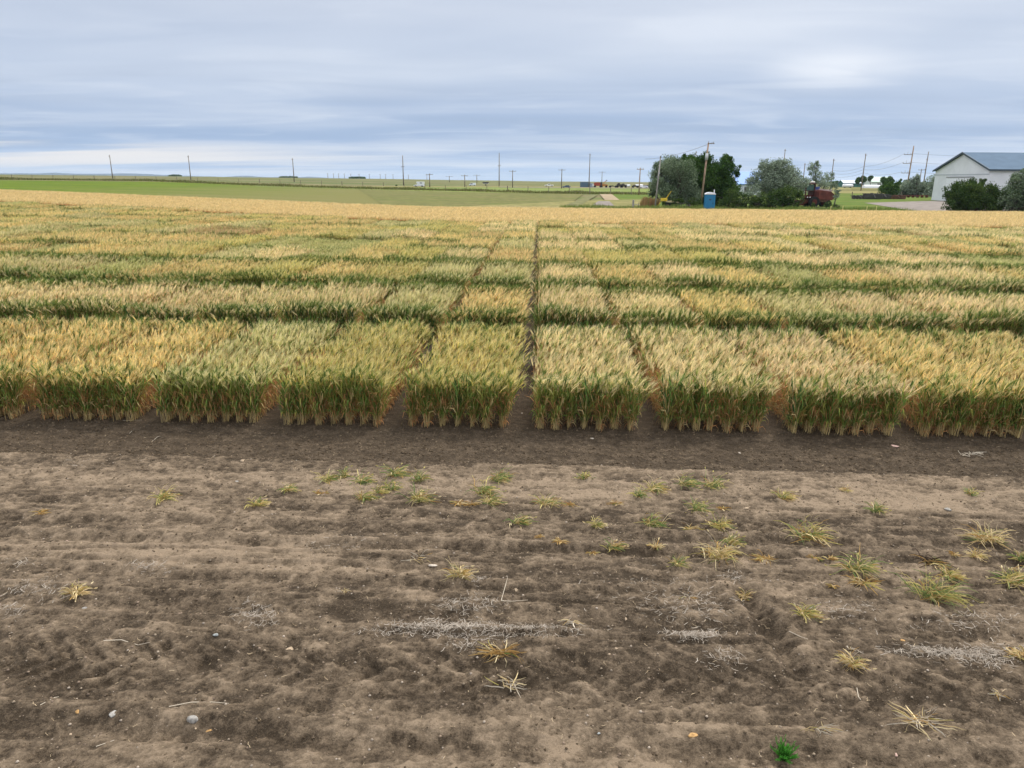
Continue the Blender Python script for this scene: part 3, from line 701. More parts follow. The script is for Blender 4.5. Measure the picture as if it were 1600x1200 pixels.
for pts, lab in STRAWS:
    W = [at(*p) for p in pts]; x0, y0 = W[0]; a = Acc()
    P = []
    for (x, y) in W: P.append((x - x0, y - y0, soil_h(x, y) - soil_h(x0, y0) + .006))
    polyline_tube(a, P, [.0028] * (len(P) - 1) + [.0016], 0, 5, .8)
    tag(link('straw_stalk', a.mesh('straw_stalk', [M_TW], True), None, (x0, y0, soil_h(x0, y0))), lab, 'straw', 'loose straws on the soil')
# dead vine heap on the dark strip at the right
a = Acc(); x0, y0 = at(1512, 712); rv = np.random.RandomState(9)
for k in range(9):
    p = np.array([rv.uniform(-.1, .1), rv.uniform(-.04, .04), .01]); pts = [p]; d = np.array([1., .2, 0.3])
    for j in range(6):
        d = d + rv.normal(0, .6, 3) * [1, .7, .5]; d /= np.linalg.norm(d); p = p + d * .035; p[2] = min(max(p[2], .006), .05); pts.append(p)
    polyline_tube(a, pts, .0035, 0, 4, rv.rand())
tag(link('dead_stalk_heap', a.mesh('dead_stalk_heap', [M_TW]), None, (x0, y0, soil_h(x0, y0))), 'small pale heap of curled dead stalks on the dark strip, right', 'dead stalks')
# green weed at the bottom
a = Acc(); rw = np.random.RandomState(4)
for k in range(38):
    az = rw.uniform(0, 2 * PI); el = rw.uniform(.5, 1.45); L = rw.uniform(.07, .14)
    d = np.array([math.cos(az) * math.cos(el), math.sin(az) * math.cos(el), math.sin(el)])
    pts = [d * L * t_ + np.array([0, 0, -.01 * t_ ** 2]) for t_ in (0, .5, 1)]
    polyline_tube(a, pts, [.0022, .0018, .001], 0, 4, .2)
    for j in range(16):
        t_ = .2 + .8 * j / 15; p = d * L * t_; a2 = rw.uniform(0, 2 * PI)
        e = np.array([math.cos(a2), math.sin(a2), .5]) * .6 + d * .7; e /= np.linalg.norm(e); l_ = .034 * (1.2 - .6 * t_)
        V, F = ribbon([p, p + e * l_ * .5, p + e * l_ + [0, 0, -.002]], [.0012, .0026, .0006], perp(e, a2)); a.add(V, F, 0, rw.rand())
M_WEED = foliage('weed_green', (.05, .20, .025), (.09, .28, .04), .3)
x0, y0 = at(1225, 1180); 
tag(link('weed_plant', a.mesh('weed_plant', [M_WEED]), None, (x0, y0, soil_h(x0, y0))).__class__ and bpy.data.objects['weed_plant'],
    'small bright green feathery weed alone at the bottom of the picture', 'weed')

# ------------------------------------------------------------------ stones
M_ST = {'grey': plain('grey_stone', (.29, .27, .24), .9, .1, .3, 60), 'orange': plain('orange_stone', (.40, .24, .10), .9, .1, .3, 60),
        'tan': plain('tan_stone', (.33, .25, .17), .9, .1, .3, 60), 'white': plain('white_stone', (.44, .38, .31), .9, .1, .3, 60),
        'pink': plain('pink_stone', (.50, .33, .27), .8, .3, .15, 25), 'blue-grey': plain('blue_grey_stone', (.24, .25, .24), .9, .1, .3, 60)}
def stone_mesh(seed, a_, b_, c_, mats, name='stone'):
    rs = np.random.RandomState(seed); nu, nv = 14, 9; V = []
    ax = rs.normal(0, 1, (9, 3)); ax /= np.linalg.norm(ax, axis=1)[:, None]; dd = rs.uniform(.45, .82, 9)
    for j in range(nv):
        th = PI * (j + .02) / (nv - 1 + .04)
        for i in range(nu):
            ph = 2 * PI * i / nu; d = np.array([math.sin(th) * math.cos(ph), math.sin(th) * math.sin(ph), math.cos(th)])
            r_ = min([1.0] + [dd[k] / max(.01, d @ ax[k]) for k in range(9) if d @ ax[k] > 0]); V.append(d * r_ * [a_, b_, c_])
    F = [(j * nu + i, j * nu + (i + 1) % nu, (j + 1) * nu + (i + 1) % nu, (j + 1) * nu + i) for j in range(nv - 1) for i in range(nu)]
    A = Acc(); A.add(V, F, 0); return A.mesh(name, mats)
STONES = [(299, 1127, 17, 22, 'grey', 'largest stone, pale grey and wedge-shaped, lower left'), (176, 1118, 15, 7, 'grey', 'flat grey stone left of the wedge-shaped one'),
 (122, 1115, 9, 7, 'orange', 'small orange pebble at the lower left'), (325, 1136, 8, 6, 'orange', 'ochre pebble just below the wedge-shaped grey stone'),
 (305, 1135, 5, 4, 'tan', 'tiny tan pebble touching the wedge-shaped stone'), (1082, 1151, 13, 8, 'orange', 'orange stone in the bottom centre-right'),
 (452, 1009, 15, 6, 'tan', 'long tan stone left of centre'), (337, 994, 9, 5, 'blue-grey', 'small blue-grey stone with a straw beside it'),
 (1412, 997, 11, 7, 'orange', 'orange stone above the right grey straw band'), (963, 1016, 6, 5, 'tan', 'tan pebble, larger of a pair near the centre'),
 (952, 1024, 5, 4, 'tan', 'tan pebble, smaller of a pair near the centre'), (806, 918, 10, 4, 'tan', 'flat light tan stone beside the forked straw'),
 (678, 886, 14, 5, 'white', 'white flat stone left of the straw tuft with a tall stalk'), (978, 965, 7, 5, 'tan', 'tan pebble right of the dead pale tuft'),
 (105, 844, 6, 5, 'pink', 'pink pebble on the left'), (131, 949, 7, 5, 'grey', 'grey pebble below the left straw tuft'),
 (1156, 706, 6, 4, 'white', 'white pebble on the dark strip, right'), (925, 684, 7, 4, 'white', 'white pebble on the dark strip by the plot edge'),
 (816, 645, 5, 4, 'white', 'pale pebble in the bare centre path between the front plots'), (1397, 696, 12, 4, 'pink', 'pinkish flat stone on the dark strip, far right'),
 (1166, 793, 9, 5, 'tan', 'tan stone on pale soil, right of centre'), (1481, 797, 9, 5, 'grey', 'grey stone on pale soil near the right edge'),
 (369, 752, 9, 5, 'grey', 'grey stone on the left just below the dark strip'), (380, 719, 11, 5, 'tan', 'pale tan stone at the edge of the dark strip, left'),
 (384, 981, 7, 4, 'tan', 'buff pebble left of centre'), (1401, 1175, 6, 5, 'pink', 'pink pebble in the bottom right'),
 (109, 1141, 5, 4, 'tan', 'tiny pebble in the bottom left corner'), (936, 1146, 6, 4, 'blue-grey', 'bluish pebble at the bottom centre')]
for i, (px, py, w, h_, cn, lab) in enumerate(STONES):
    x, y = at(px, py); s = (y * .961 + .96) / FPX; hw, hh = w * s / 2, h_ * s / 2
    tag(link('stone', stone_mesh(900 + i, hw * 1.35, hw * .85, hh * .75, [M_ST[cn]]), None, (x, y, soil_h(x, y) - hh * .05)), lab, 'stone', 'stones on the bare soil').rotation_euler = (0, 0, i * 1.3)
# uncountable small stuff: grit, clods, straw litter
rg = np.random.RandomState(31)
def tiny_rocks(n, xf, yf, smin, smax, mats, name, label, cat):
    T0 = []
    for k in range(5):
        rs_ = np.random.RandomState(k + 50); V = []
        for z, r_ in ((-.35, .6), (.15, 1.), (.6, .55), (.75, .1)):
            for q in range(5): V.append((math.cos(q * 1.2566 + z) * r_ * rs_.uniform(.75, 1.1), math.sin(q * 1.2566 + z) * r_ * rs_.uniform(.75, 1.1), z * rs_.uniform(.85, 1.1)))
        F = np.array([(j * 5 + q, j * 5 + (q + 1) % 5, j * 5 + 5 + (q + 1) % 5, j * 5 + 5 + q) for j in range(3) for q in range(5)])
        T0.append((np.array(V), F, np.zeros(len(F), int)))
    x, y = xf(n), yf(n); h, _ = soil(x, y); s = smin + (smax - smin) * rg.rand(n) ** 3
    a = Acc(); base = np.stack([x, y, T(x, y) + h], 1); wh = rg.randint(0, 5, n); rnd = rg.rand(n)
    for k in range(5):
        m = wh == k; Vt, Ft, Mt = T0[k]
        instance(a, (Vt, Ft, rg.randint(0, len(mats), 1).repeat(len(Ft))), base[m], rg.uniform(0, 6.28, m.sum()), s[m], np.zeros((m.sum(), 2)), rnd[m])
    V, F, Mi, Rn = a.arrays(); nm = len(mats)
    Mi = (np.repeat(Rn[F[:, 0]] * 997 % nm, 1)).astype(int)
    return tag(link(name, mesh_from(name, V, F, Mi, Rn, mats)), label, cat, kind='stuff')
M_CLOD = foliage('soil_clod', (.09, .066, .043), (.15, .112, .075), 0)
tiny_rocks(13000, lambda n: rg.uniform(-8.4, 8, n), lambda n: 8.5 + 1.5 * rg.rand(n) ** 1.1, .004, .022, [M_CLOD], 'soil_clods', 'crumbly dark clods in the worked strip before the plots', 'clods')
tiny_rocks(24000, lambda n: rg.uniform(-7.5, 7.5, n), lambda n: 3.1 + 5.5 * rg.rand(n), .003, .014, [M_CLOD, foliage('dry_clod', (.24, .18, .13), (.16, .12, .09), 0), foliage('grit', (.28, .22, .155), (.36, .30, .24), 0), M_CLOD], 'gravel_grit', 'fine grit and crumbs scattered over the bare soil', 'grit')
def litter(n, xy, name, label, lmin, lmax, mat, wd=.0014, up=.02):
    T0 = []
    for k in range(8):
        rs_ = np.random.RandomState(k + 150); p = np.zeros(3); d = np.array([1., 0, .15]); pts = [p]
        for j in range(3): d = d + rs_.normal(0, .35, 3) * [.5, 1, .25]; d /= np.linalg.norm(d); p = p + d / 3; pts.append(p)
        pts = np.array(pts); pts -= pts.mean(0); pts[:, 2] -= pts[:, 2].min()
        V, F = ribbon(pts, np.array([1, 1, 1, .6]) * wd / .04, (0, 1., .3)); T0.append((V, F, np.zeros(len(F), int)))
    x, y = xy; h, _ = soil(x, y); s = rg.uniform(lmin, lmax, len(x)); a = Acc(); wh = rg.randint(0, 8, len(x)); rnd = rg.rand(len(x))
    base = np.stack([x, y, T(x, y) + h + .003 + up * rg.rand(len(x)) ** 3], 1)
    for k in range(8):
        m = wh == k
        if m.any(): instance(a, T0[k], base[m], rg.uniform(0, 6.28, m.sum()), s[m], np.zeros((m.sum(), 2)), rnd[m])
    return tag(link(name, a.mesh(name, [mat])), label, 'straw litter', kind='stuff')
M_LIT = foliage('grey_straw_litter', (.38, .33, .27), (.24, .195, .15), .1)
M_LIT2 = foliage('tan_straw_litter', (.50, .39, .25), (.36, .27, .17), .1)
PATCH = [(720, 984, 120, 9, 1500), (690, 975, 60, 8, 300), (740, 945, 45, 12, 260), (705, 948, 30, 8, 120), (1085, 992, 38, 8, 480), (1130, 1030, 34, 14, 150), (1495, 1016, 90, 8, 1300), (1530, 1028, 40, 8, 200),
         (1520, 970, 75, 16, 380), (1320, 955, 55, 14, 200), (400, 962, 34, 16, 330), (60, 922, 45, 12, 260), (20, 955, 22, 9, 140), (235, 888, 45, 8, 190), (30, 880, 30, 5, 70), (735, 1008, 40, 10, 160),
         (125, 726, 26, 7, 90), (1050, 930, 80, 30, 330), (1090, 960, 70, 20, 260), (1145, 900, 20, 6, 90), (745, 906, 18, 6, 90), (1560, 1035, 30, 10, 110), (520, 850, 60, 10, 120), (870, 985, 40, 10, 90)]
X, Y = [], []
for (px, py, wx_, wy_, n) in PATCH:
    for _ in range(int(n * .72)):
        q = at(px + rg.normal(0, wx_ * .6), py + rg.normal(0, wy_ * .6)); X.append(q[0]); Y.append(q[1])
litter(0, (np.array(X), np.array(Y)), 'grey_straw_litter', 'weathered grey straw bits lying in bands and patches on the soil', .008, .068, M_LIT)
litter(0, (rg.uniform(-7.5, 7.5, 2600), 3.2 + 6.4 * rg.rand(2600)), 'tan_straw_litter', 'sparse tan straw bits scattered over the bare soil', .012, .05, M_LIT2, .0014, .004)

# ------------------------------------------------------------------ builders for hard things
class B:
    """collects boxes, bars and prisms; build() links them as one mesh"""
    def __init__(s): s.a = []
    def box(s, x0, x1, y0, y1, z0, z1):
        V = [(x, y, z) for z in (z0, z1) for y in (y0, y1) for x in (x0, x1)]
        s.a.append((V, [(0, 2, 3, 1), (4, 5, 7, 6), (0, 1, 5, 4), (2, 6, 7, 3), (0, 4, 6, 2), (1, 3, 7, 5)])); return s
    def tube(s, p, q, r0, r1=None, n=8):
        p, q = Vector(p), Vector(q); d = (q - p).normalized(); u = d.orthogonal().normalized(); v = d.cross(u); r1 = r0 if r1 is None else r1
        V = [tuple(c + (u * math.cos(2 * PI * k / n) + v * math.sin(2 * PI * k / n)) * r) for c, r in ((p, r0), (q, r1)) for k in range(n)]
        F = [(k, (k + 1) % n, n + (k + 1) % n, n + k) for k in range(n)] + [tuple(range(n))[::-1], tuple(range(n, 2 * n))]
        s.a.append((V, F)); return s
    def prism(s, prof, y0, y1, ax='y', taper=0.):
        """profile in x,z extruded along y (or profile in y,z along x)"""
        n = len(prof); c = (sum(p[0] for p in prof) / n, sum(p[1] for p in prof) / n)
        V = []
        for y in (y0, y1):
            for (u, z) in prof: V.append((u, y, z) if ax == 'y' else (y, u, z))
        F = [(k, (k + 1) % n, n + (k + 1) % n, n + k) for k in range(n)] + [tuple(range(n))[::-1], tuple(range(n, 2 * n))]
        s.a.append((V, F)); return s
    def build(s, name, mat, parent=None, smooth=False, bevel=0):
        V, F, o_ = [], [], 0
        for v, f in s.a: V += list(v); F += [tuple(i + o_ for i in q) for q in f]; o_ += len(v)
        me = bpy.data.meshes.new(name); me.from_pydata([tuple(v) for v in V], [], F); me.materials.append(mat); me.update()
        if smooth:
            me.shade_smooth()
        o = link(name, me, parent)
        if bevel: m = o.modifiers.new('bevel', 'BEVEL'); m.width = bevel; m.segments = 2; m.limit_method = 'ANGLE'
        return o
M_WOOD = plain('weathered_pole_wood', (.20, .165, .13), .9, .1, .3, 2)
M_WOODG = plain('grey_pole_wood', (.30, .28, .26), .9, .1, .25, 2)
M_WOODT = plain('brown_pole_wood', (.33, .23, .16), .9, .1, .25, 2)
M_DARKM = plain('dark_metal', (.05, .045, .04), .6, .4, .2)
M_RUST = plain('rusty_iron', (.12, .06, .04), .8, .2, .4, 3)
M_WIRE = plain('wire', (.12, .12, .13), .5, .4, .1)
M_WHITE = plain('white_paint', (.75, .75, .76), .5, .4, .05)
M_GLASS = plain('dark_glass', (.03, .04, .05), .12, .6, .1)
M_TYRE = plain('rubber', (.02, .02, .02), .9, .2, .2)
M_INS = plain('insulator', (.30, .30, .30), .4, .5, .1)

# ------------------------------------------------------------------ poles and wires
def crossed(x, y, z0, h, arms, name, label, cat, group, mat, r=.15, lean=0., arm_w=1.2):
    root = empty(name, (x, y, z0))
    B().tube((0, 0, -.3), (lean, 0, h), r, r * .62, 10).build('pole_shaft', mat, root, True)
    for (za, wa, side) in arms:
        xx = lean * za / h; x0, x1 = (-wa, wa) if side == 0 else ((-wa, .1) if side < 0 else (-.1, wa))
        B().box(xx + x0, xx + x1, -r - .10, -r + .0, za - .06, za + .06).build('cross_arm', mat, root)
        b = B()
        for q in ((x0 + .1, x1 - .1, (x0 + x1) / 2 + .35) if wa > .5 else (x0 + .05,)):
            b.tube((xx + q, -r - .05, za + .06), (xx + q, -r - .05, za + .30), .05, .035, 6)
        b.build('insulator', M_INS, root)
    return tag(root, label, cat, group)
G1 = 'tall poles of the far transmission line'
TALL = []
for (px, D, pt, lab) in ((171, 290, 242, 'tall bare pole leaning left, leftmost on the horizon'), (294, 285, 243, 'second tall bare pole from the left on the horizon'),
     (457, 285, 247, 'third tall pole from the left, shorter than its neighbours'), (629, 262, 243, 'tall pole above the white pickup camper'),
     (780, 285, 239, 'tall straight pole right of the white van'), (922, 285, 240, 'tall pole rising behind the grey container'),
     (1088, 285, 236, 'thin pole tip showing above the dark tree'), (1227, 270, 233, 'tall pole rising behind the rounded silvery tree'), (1258, 270, 255, 'short pole between the silvery trees'),
     (1303, 260, 248, 'tall pole just right of the slim silvery tree'), (1353, 250, 240, 'tall pole above the distant dark green farm tree'),
     (1451, 240, 237, 'tall thin pole immediately left of the white shed')):
    x, y, h = atd(px, D, pt)
    arms = [(h * .62, .55, 0)] if px in (629, 780) else ([(h * .8, .5, -1), (h * .55, .5, -1)] if px == 1451 else [(h - .5, .35, 0)])
    crossed(x, y, float(T(x, y)), h, arms, 'transmission_pole', lab, 'utility pole', G1, M_WOOD, .19)
    TALL.append((x, y, float(T(x, y)) + h - .4, px))
x, y, h = atd(1427, 200, 228)
P3 = empty('transmission_pole', (x, y, float(T(x, y))))
B().tube((0, 0, -.3), (.15, 0, h), .2, .13, 10).build('pole_shaft', M_WOODT, P3, True)
for za in (h * .82, h * .64, h * .44):
    B().box(-2.1, .15, -.25, -.14, za - .07, za + .07).build('cross_arm', M_WOOD, P3)
    b = B()
    for q in (-2.0, -1.2, -.55): b.tube((q, -.2, za + .07), (q, -.2, za + (.35 if q != -1.2 else .75)), .05, .03, 6)
    b.build('insulator', M_INS, P3)
tag(P3, 'tallest brown pole with three arms pointing left, near the white shed', 'utility pole', G1)
TALL_P3 = (x, y, float(T(x, y)), h)
G2 = 'T-shaped power poles in the pasture'
for (px, py, pt, lab, D) in ((671, 298, 271, 'T-shaped pole right of the white pickup camper', 230), (702, 290, 275, 'faint far T-shaped pole between two nearer ones', 430),
     (726, 296, 273, 'T-shaped pole just left of the white van', 250), (745, 287, 273, 'faint T-shaped pole just right of the white van', 420),
     (801, 291, 266, 'T-shaped pole between two tall poles, centre', 260), (878, 291, 264, 'T-shaped pole left of the dark blue car', 250),
     (941, 286, 268, 'thin T-shaped pole behind the orange loader', 420), (1000.5, 302, 262, 'T-shaped pole left of the big silvery tree', 165), (1440, 300, 264, 'small T-shaped pole between two tall ones by the shed', 260)):
    x, y, h = atd(px, D, pt); wa = 12 / 2 / 1155 * D * .9
    crossed(x, y, float(T(x, y)), h, [(h - .35, wa, 0)], 'power_pole', lab, 'utility pole', G2, M_WOOD if px != 1000.5 else M_WOODT, .14 * (1 + D / 900))
for i, (px, pt) in enumerate(((512, 272.5), (521, 272.6), (529, 272.6), (538, 272.8), (548, 273), (561, 273), (577, 272.6), (594, 272.8), (602.5, 275), (614, 273.5), (638, 273), (667, 275))):
    D = 760; x, y, h = atd(px, D, pt)
    h = max(h, 5)
    crossed(x, y, float(T(x, y)), h, [(h - .4, 1.2, 0)], 'power_pole', 'tiny far pole on the skyline left of centre, ' + ORD[i + 1] + ' in its row from the left', 'utility pole', 'tiny far poles on the skyline', M_WOOD, .24)
# near service pole with arm and transformer, leaning right; short grey pole on the left
x, y, h = atd(1102, 99, 223)
S1 = empty('service_pole', (x, y, float(T(x, y)))); ln = .42
B().tube((0, 0, -.3), (ln, 0, h), .15, .10, 12).build('pole_shaft', M_WOODT, S1, True)
B().box(ln - .1, ln + .75, -.16, -.08, h - .16, h - .06).build('cross_arm', M_WOOD, S1)
b = B(); b.tube((ln + .65, -.12, h - .06), (ln + .65, -.12, h + .14), .05, .03, 6); b.tube((ln, 0, h), (ln, 0, h + .22), .05, .03, 6); b.build('insulator', M_INS, S1)
B().tube((ln * .75 - .05, -.30, h * .74), (ln * .75 - .05, -.30, h * .84), .19, .19, 12).build('transformer', plain('transformer_grey', (.5, .52, .52), .4, .4, .05), S1, True)
tag(S1, 'brown wooden pole with grey transformer leaning right beside the blue portable toilet', 'utility pole')
S1top = Vector((x + ln + .65, y - .12, float(T(x, y)) + h + .1))
x, y, h = atd(1028, 97, 244)
S2 = empty('grey_pole', (x, y, float(T(x, y))))
B().tube((0, 0, -.3), (.35, 0, h), .12, .085, 10).build('pole_shaft', M_WOODG, S2, True)
B().tube((.36, -.1, h * .97), (.36, -.1, h * 1.0), .06, .06, 6).build('pole_cap', M_DARKM, S2)
tag(S2, 'weathered grey pole without arms in front of the big silvery tree', 'utility pole')
S2top = Vector((x + .35, y, float(T(x, y)) + h - .1))
def wire(p, q, sag, name, label, r=.02):
    cu = Acc(); pts = []
    for i in range(17):
        t_ = i / 16; v = Vector(p).lerp(Vector(q), t_); pts.append((v.x, v.y, v.z - sag * 4 * t_ * (1 - t_)))
    polyline_tube(cu, pts, r, 0, 4)
    return tag(link(name, cu.mesh(name, [M_WIRE])), label, 'wire')
a3 = TALL_P3; z3 = a3[2]
for k, (fz, dz, lab) in enumerate(((.82, 0, 'top'), (.64, 0, 'middle'), (.44, 0, 'lowest'))):
    tx = [t for t in TALL if t[3] == 1353][0]; t2 = [t for t in TALL if t[3] == 1303][0]
    p = (a3[0] - 2.0, a3[1] - .2, z3 + a3[3] * fz + .3)
    q = (tx[0], tx[1], tx[2] - 3.6 - k * 1.0)
    wire(p, q, .8, 'power_wire', lab + ' thin wire between the three-armed pole and the next tall pole left', .028)
    wire(q, (t2[0], t2[1], t2[2] - 3.4 - k * 1.0), .8, 'power_wire', lab + ' thin wire left of the tall pole above the farm tree', .028)
    wire((a3[0] - .6, a3[1] - .2, z3 + a3[3] * fz + .3), (a3[0] + 60, a3[1] + 4, z3 + a3[3] * fz + .9), 1.0, 'power_wire', lab + ' thin wire running from the three-armed pole behind the shed', .022)
wire(S1top, S1top + Vector((-3.2, 40, -1.0)), .5, 'service_wire', 'slack wire dropping from the arm of the brown service pole', .022)

# ------------------------------------------------------------------ wire fence
FP = [(0, 279.6), (240, 281.9), (430, 290.0), (595, 294.8), (700, 297.2), (855, 300.9), (1010, 303.0)]
fx = np.arange(17.6, 1012, 32.3); root = None; prev = None; wp = [[], [], []]
for i, px in enumerate(fx):
    py = np.interp(px, [p[0] for p in FP], [p[1] for p in FP]); hh = np.interp(px, [0, 240, 595, 855, 1010], [6, 6.5, 7, 10, 10])
    D = np.interp(px, [0, 240, 595, 855, 1010], [262, 255, 228, 176, 168])
    x, y, zt = atd(px, D, py - hh); z0 = float(T(x, y)); hgt = max(1.2, min(zt, 1.9))
    if root is None: root = empty('wire_fence', (x, y, z0)); rx, ry, rz_ = x, y, z0; tag(root, 'long wire fence on dark posts between the green fields and the pasture', 'fence')
    r = .085 if i % 4 else .12
    o = B().tube((0, 0, -.2), (random.Random(i).uniform(-.06, .06), 0, hgt), r, r * .9, 7).build('fence_post', M_WOOD, root)
    o.location = (x - rx, y - ry, z0 - rz_)
    for k, f in enumerate((.35, .65, .93)): wp[k].append((x - rx, y - ry, z0 - rz_ + hgt * f))
for k in range(3):
    A_ = Acc(); polyline_tube(A_, wp[k], .014, 0, 3); link('fence_wire', A_.mesh('fence_wire', [M_WIRE]), root)
# right-hand fence by the implements
root = None
for i, (px, py, hh) in enumerate(((1332.5, 308, 10), (1372, 304, 10), (1410, 304, 10))):
    x, y, zt = atd(px, 150, py - hh); z0 = float(T(x, y))
    if root is None: root = empty('short_fence', (x, y, z0)); r0 = (x, y, z0); tag(root, 'short run of dark fence posts behind the rusty implement row', 'fence')
    B().tube((x - r0[0], y - r0[1], z0 - r0[2] - .2), (x - r0[0], y - r0[1], z0 - r0[2] + 1.35), .09, .08, 7).build('fence_post', M_WOOD, root)
# small gate of two wooden posts with a rail
x, y = at(991, 325); y = 92; x, y, _ = atd(991, 92); x2, _, _ = atd(1000, 92); z0 = float(T(x, y))
G = empty('gate_post_pair', (x, y, z0)); tag(G, 'grey gate post and thin post joined by a rail at the field edge', 'gate')
B().tube((0, 0, -.2), (.02, 0, 1.25), .13, .12, 9).build('gate_post', M_WOODG, G); B().tube((x2 - x, 0, -.2), (x2 - x, 0, .95), .05, .05, 7).build('thin_post', M_WOOD, G)
B().box(.1, x2 - x, -.03, .03, .66, .72).build('rail', M_WOODG, G)
x, y, _ = atd(1009, 100); o = B().tube((0, 0, -.2), (0, 0, 1.15), .09, .08, 8).build('wooden_post', M_WOOD); o.location = (x, y, float(T(x, y))); tag(o, 'short dark post just left of the big silvery tree', 'post')
for px, lab in ((1303, 'small yellow marker stake at the field edge right of the red combine'), (1322, 'small yellow marker stake, middle one of three right of the combine'), (1360, 'small yellow marker stake at the field edge left of the gravel yard'), (1375, 'small yellow marker stake nearest the gravel yard')):
    x, y, _ = atd(px, 84); b = B().box(-.03, .03, -.02, .02, 0, 1.0).build('marker_stake', plain('stake_yellow', (.7, .62, .25), .7, .2, .1)); b.location = (x, y, float(T(x, y))); tag(b, lab, 'stake', 'yellow marker stakes')

# ------------------------------------------------------------------ portable toilet
x, y, _ = atd(1111, 88); PT = empty('portable_toilet', (x, y, float(T(x, y)))); PT.rotation_euler = (0, 0, R(-6))
M_PTB = plain('toilet_blue', (.02, .19, .36), .45, .4, .08, 2)
B().box(-.56, .56, -.58, .58, .12, 2.06).build('cabin_wall', M_PTB, PT, bevel=.03)
b = B()
for k in range(-3, 4): b.box(k * .15 - .02, k * .15 + .02, .57, .60, .2, 2.0); b.box(.56, .59, k * .15 - .02, k * .15 + .02, .2, 2.0); b.box(-.59, -.56, k * .15 - .02, k * .15 + .02, .2, 2.0)
b.build('wall_rib', M_PTB, PT)
dr = B().box(-.42, .42, -.62, -.585, .22, 1.95).build('door', plain('toilet_door_blue', (.018, .165, .32), .45, .4, .05), PT, bevel=.01)
B().box(.30, .36, -.66, -.62, 1.0, 1.16).build('handle', M_DARKM, dr); B().box(-.14, .10, -.628, -.618, 1.42, 1.54).build('sign_plate', M_DARKM, dr)
b = B().prism([(-.62, 2.06), (.62, 2.06), (.60, 2.14), (.40, 2.27), (.12, 2.32), (-.12, 2.32), (-.40, 2.27), (-.60, 2.14)], -.64, .64).build('roof', M_WHITE, PT, True, .02)
B().tube((.5, .35, 2.1), (.5, .35, 2.62), .05, .05, 8).build('vent_pipe', M_WHITE, PT)
B().box(-.6, .6, -.62, .62, 0, .12).build('skid', M_DARKM, PT)
tag(PT, 'blue portable toilet with a white domed roof at the far wheat edge', 'portable toilet')

# ------------------------------------------------------------------ white shed
def metal_sheet(name, c, sc):
    m, t, b = new_mat(name, .8, .06); g = N(t, 'ShaderNodeNewGeometry'); s_ = N(t, 'ShaderNodeSeparateXYZ'); t.links.new(g.outputs['Position'], s_.inputs[0])
    w = math_n(t, 'SINE', math_n(t, 'MULTIPLY', math_n(t, 'ADD', s_.outputs[0], s_.outputs[1]), sc))
    n = N(t, 'ShaderNodeTexNoise'); t.links.new(g.outputs['Position'], n.inputs['Vector']); n.inputs['Scale'].default_value = .6; n.inputs['Detail'].default_value = 6
    t.links.new(mixc(t, maprange(t, n.outputs[0], .3, .7), tuple(v * .9 for v in c), c), b.inputs['Base Color'])
    bp = N(t, 'ShaderNodeBump'); bp.inputs['Distance'].default_value = .04; bp.inputs['Strength'].default_value = .7
    t.links.new(maprange(t, w, .6, 1), bp.inputs['Height']); t.links.new(bp.outputs[0], b.inputs['Normal']); return m
M_WALL = metal_sheet('shed_wall', (.70, .715, .74), 20); M_ROOF = metal_sheet('shed_roof', (.105, .155, .215), 14); M_TRIM = plain('dark_trim', (.05, .07, .09), .5, .3, .1)
M_DOOR = plain('roller_door', (.74, .75, .78), .5, .3, .04)
nx, ny, _ = atd(1543, 128); z0 = float(T(nx, ny)) - .1
SH = empty('metal_shed', (nx, ny, z0)); SH.rotation_euler = (0, 0, R(2.1))
Wd, Lg, He, Hr = 16.0, 42.0, 5.55, 8.55
B().prism([(0, 0), (Wd, 0), (Wd, He), (Wd / 2, Hr - .15), (0, He)], 0, .25, ax='x').build('gable_wall', M_WALL, SH)
B().box(.25, Lg, 0, .25, 0, He).box(.25, Lg, Wd - .25, Wd, 0, He).box(Lg - .25, Lg, .25, Wd - .25, 0, He).build('side_wall', M_WALL, SH)
for s_, nm in ((0, 'roof_slope'), (1, 'roof_slope')):
    ya, yb = (-.35, Wd / 2) if s_ == 0 else (Wd + .35, Wd / 2); za = He - .02
    V = [(-.35, ya, za), (Lg + .3, ya, za), (Lg + .3, yb, Hr), (-.35, yb, Hr)]
    b = B(); b.a.append((V + [(v[0], v[1], v[2] + .14) for v in V], [(0, 1, 2, 3), (7, 6, 5, 4), (0, 4, 5, 1), (1, 5, 6, 2), (2, 6, 7, 3), (3, 7, 4, 0)])); b.build('roof', M_ROOF, SH)
b = B()
for (ya, za, yb, zb) in ((-.4, He - .04, Wd / 2, Hr + .0), (Wd + .4, He - .04, Wd / 2, Hr)):
    V = [(-.42, ya, za - .12), (-.36, ya, za - .12), (-.36, yb, zb - .12), (-.42, yb, zb - .12)]
    b.a.append((V + [(v[0], v[1], v[2] + .32) for v in V], [(0, 1, 2, 3), (7, 6, 5, 4), (0, 4, 5, 1), (1, 5, 6, 2), (2, 6, 7, 3), (3, 7, 4, 0)]))
b.box(-.36, Lg + .3, -.42, -.36, He - .16, He + .12); b.build('roof_trim', M_TRIM, SH)
B().box(-.05, -.003, 0, Wd, He - .75, He - .62).build('wall_band', plain('band_grey', (.38, .41, .44), .6, .2, .05), SH)
d_ = B().box(-.08, -.002, 4.3, 11.9, 0, 4.35).build('roller_door', M_DOOR, SH)
b = B()
for k in range(9): b.box(-.10, -.08, 4.3, 11.9, .48 * k + .40, .48 * k + .43)
b.build('door_seam', plain('seam_grey', (.5, .51, .53), .6, .2, .05), d_)
B().box(-.16, -.002, 4.1, 12.1, 4.36, 4.52).build('door_lintel', plain('lintel', (.27, .27, .28), .6, .2, .05), SH)
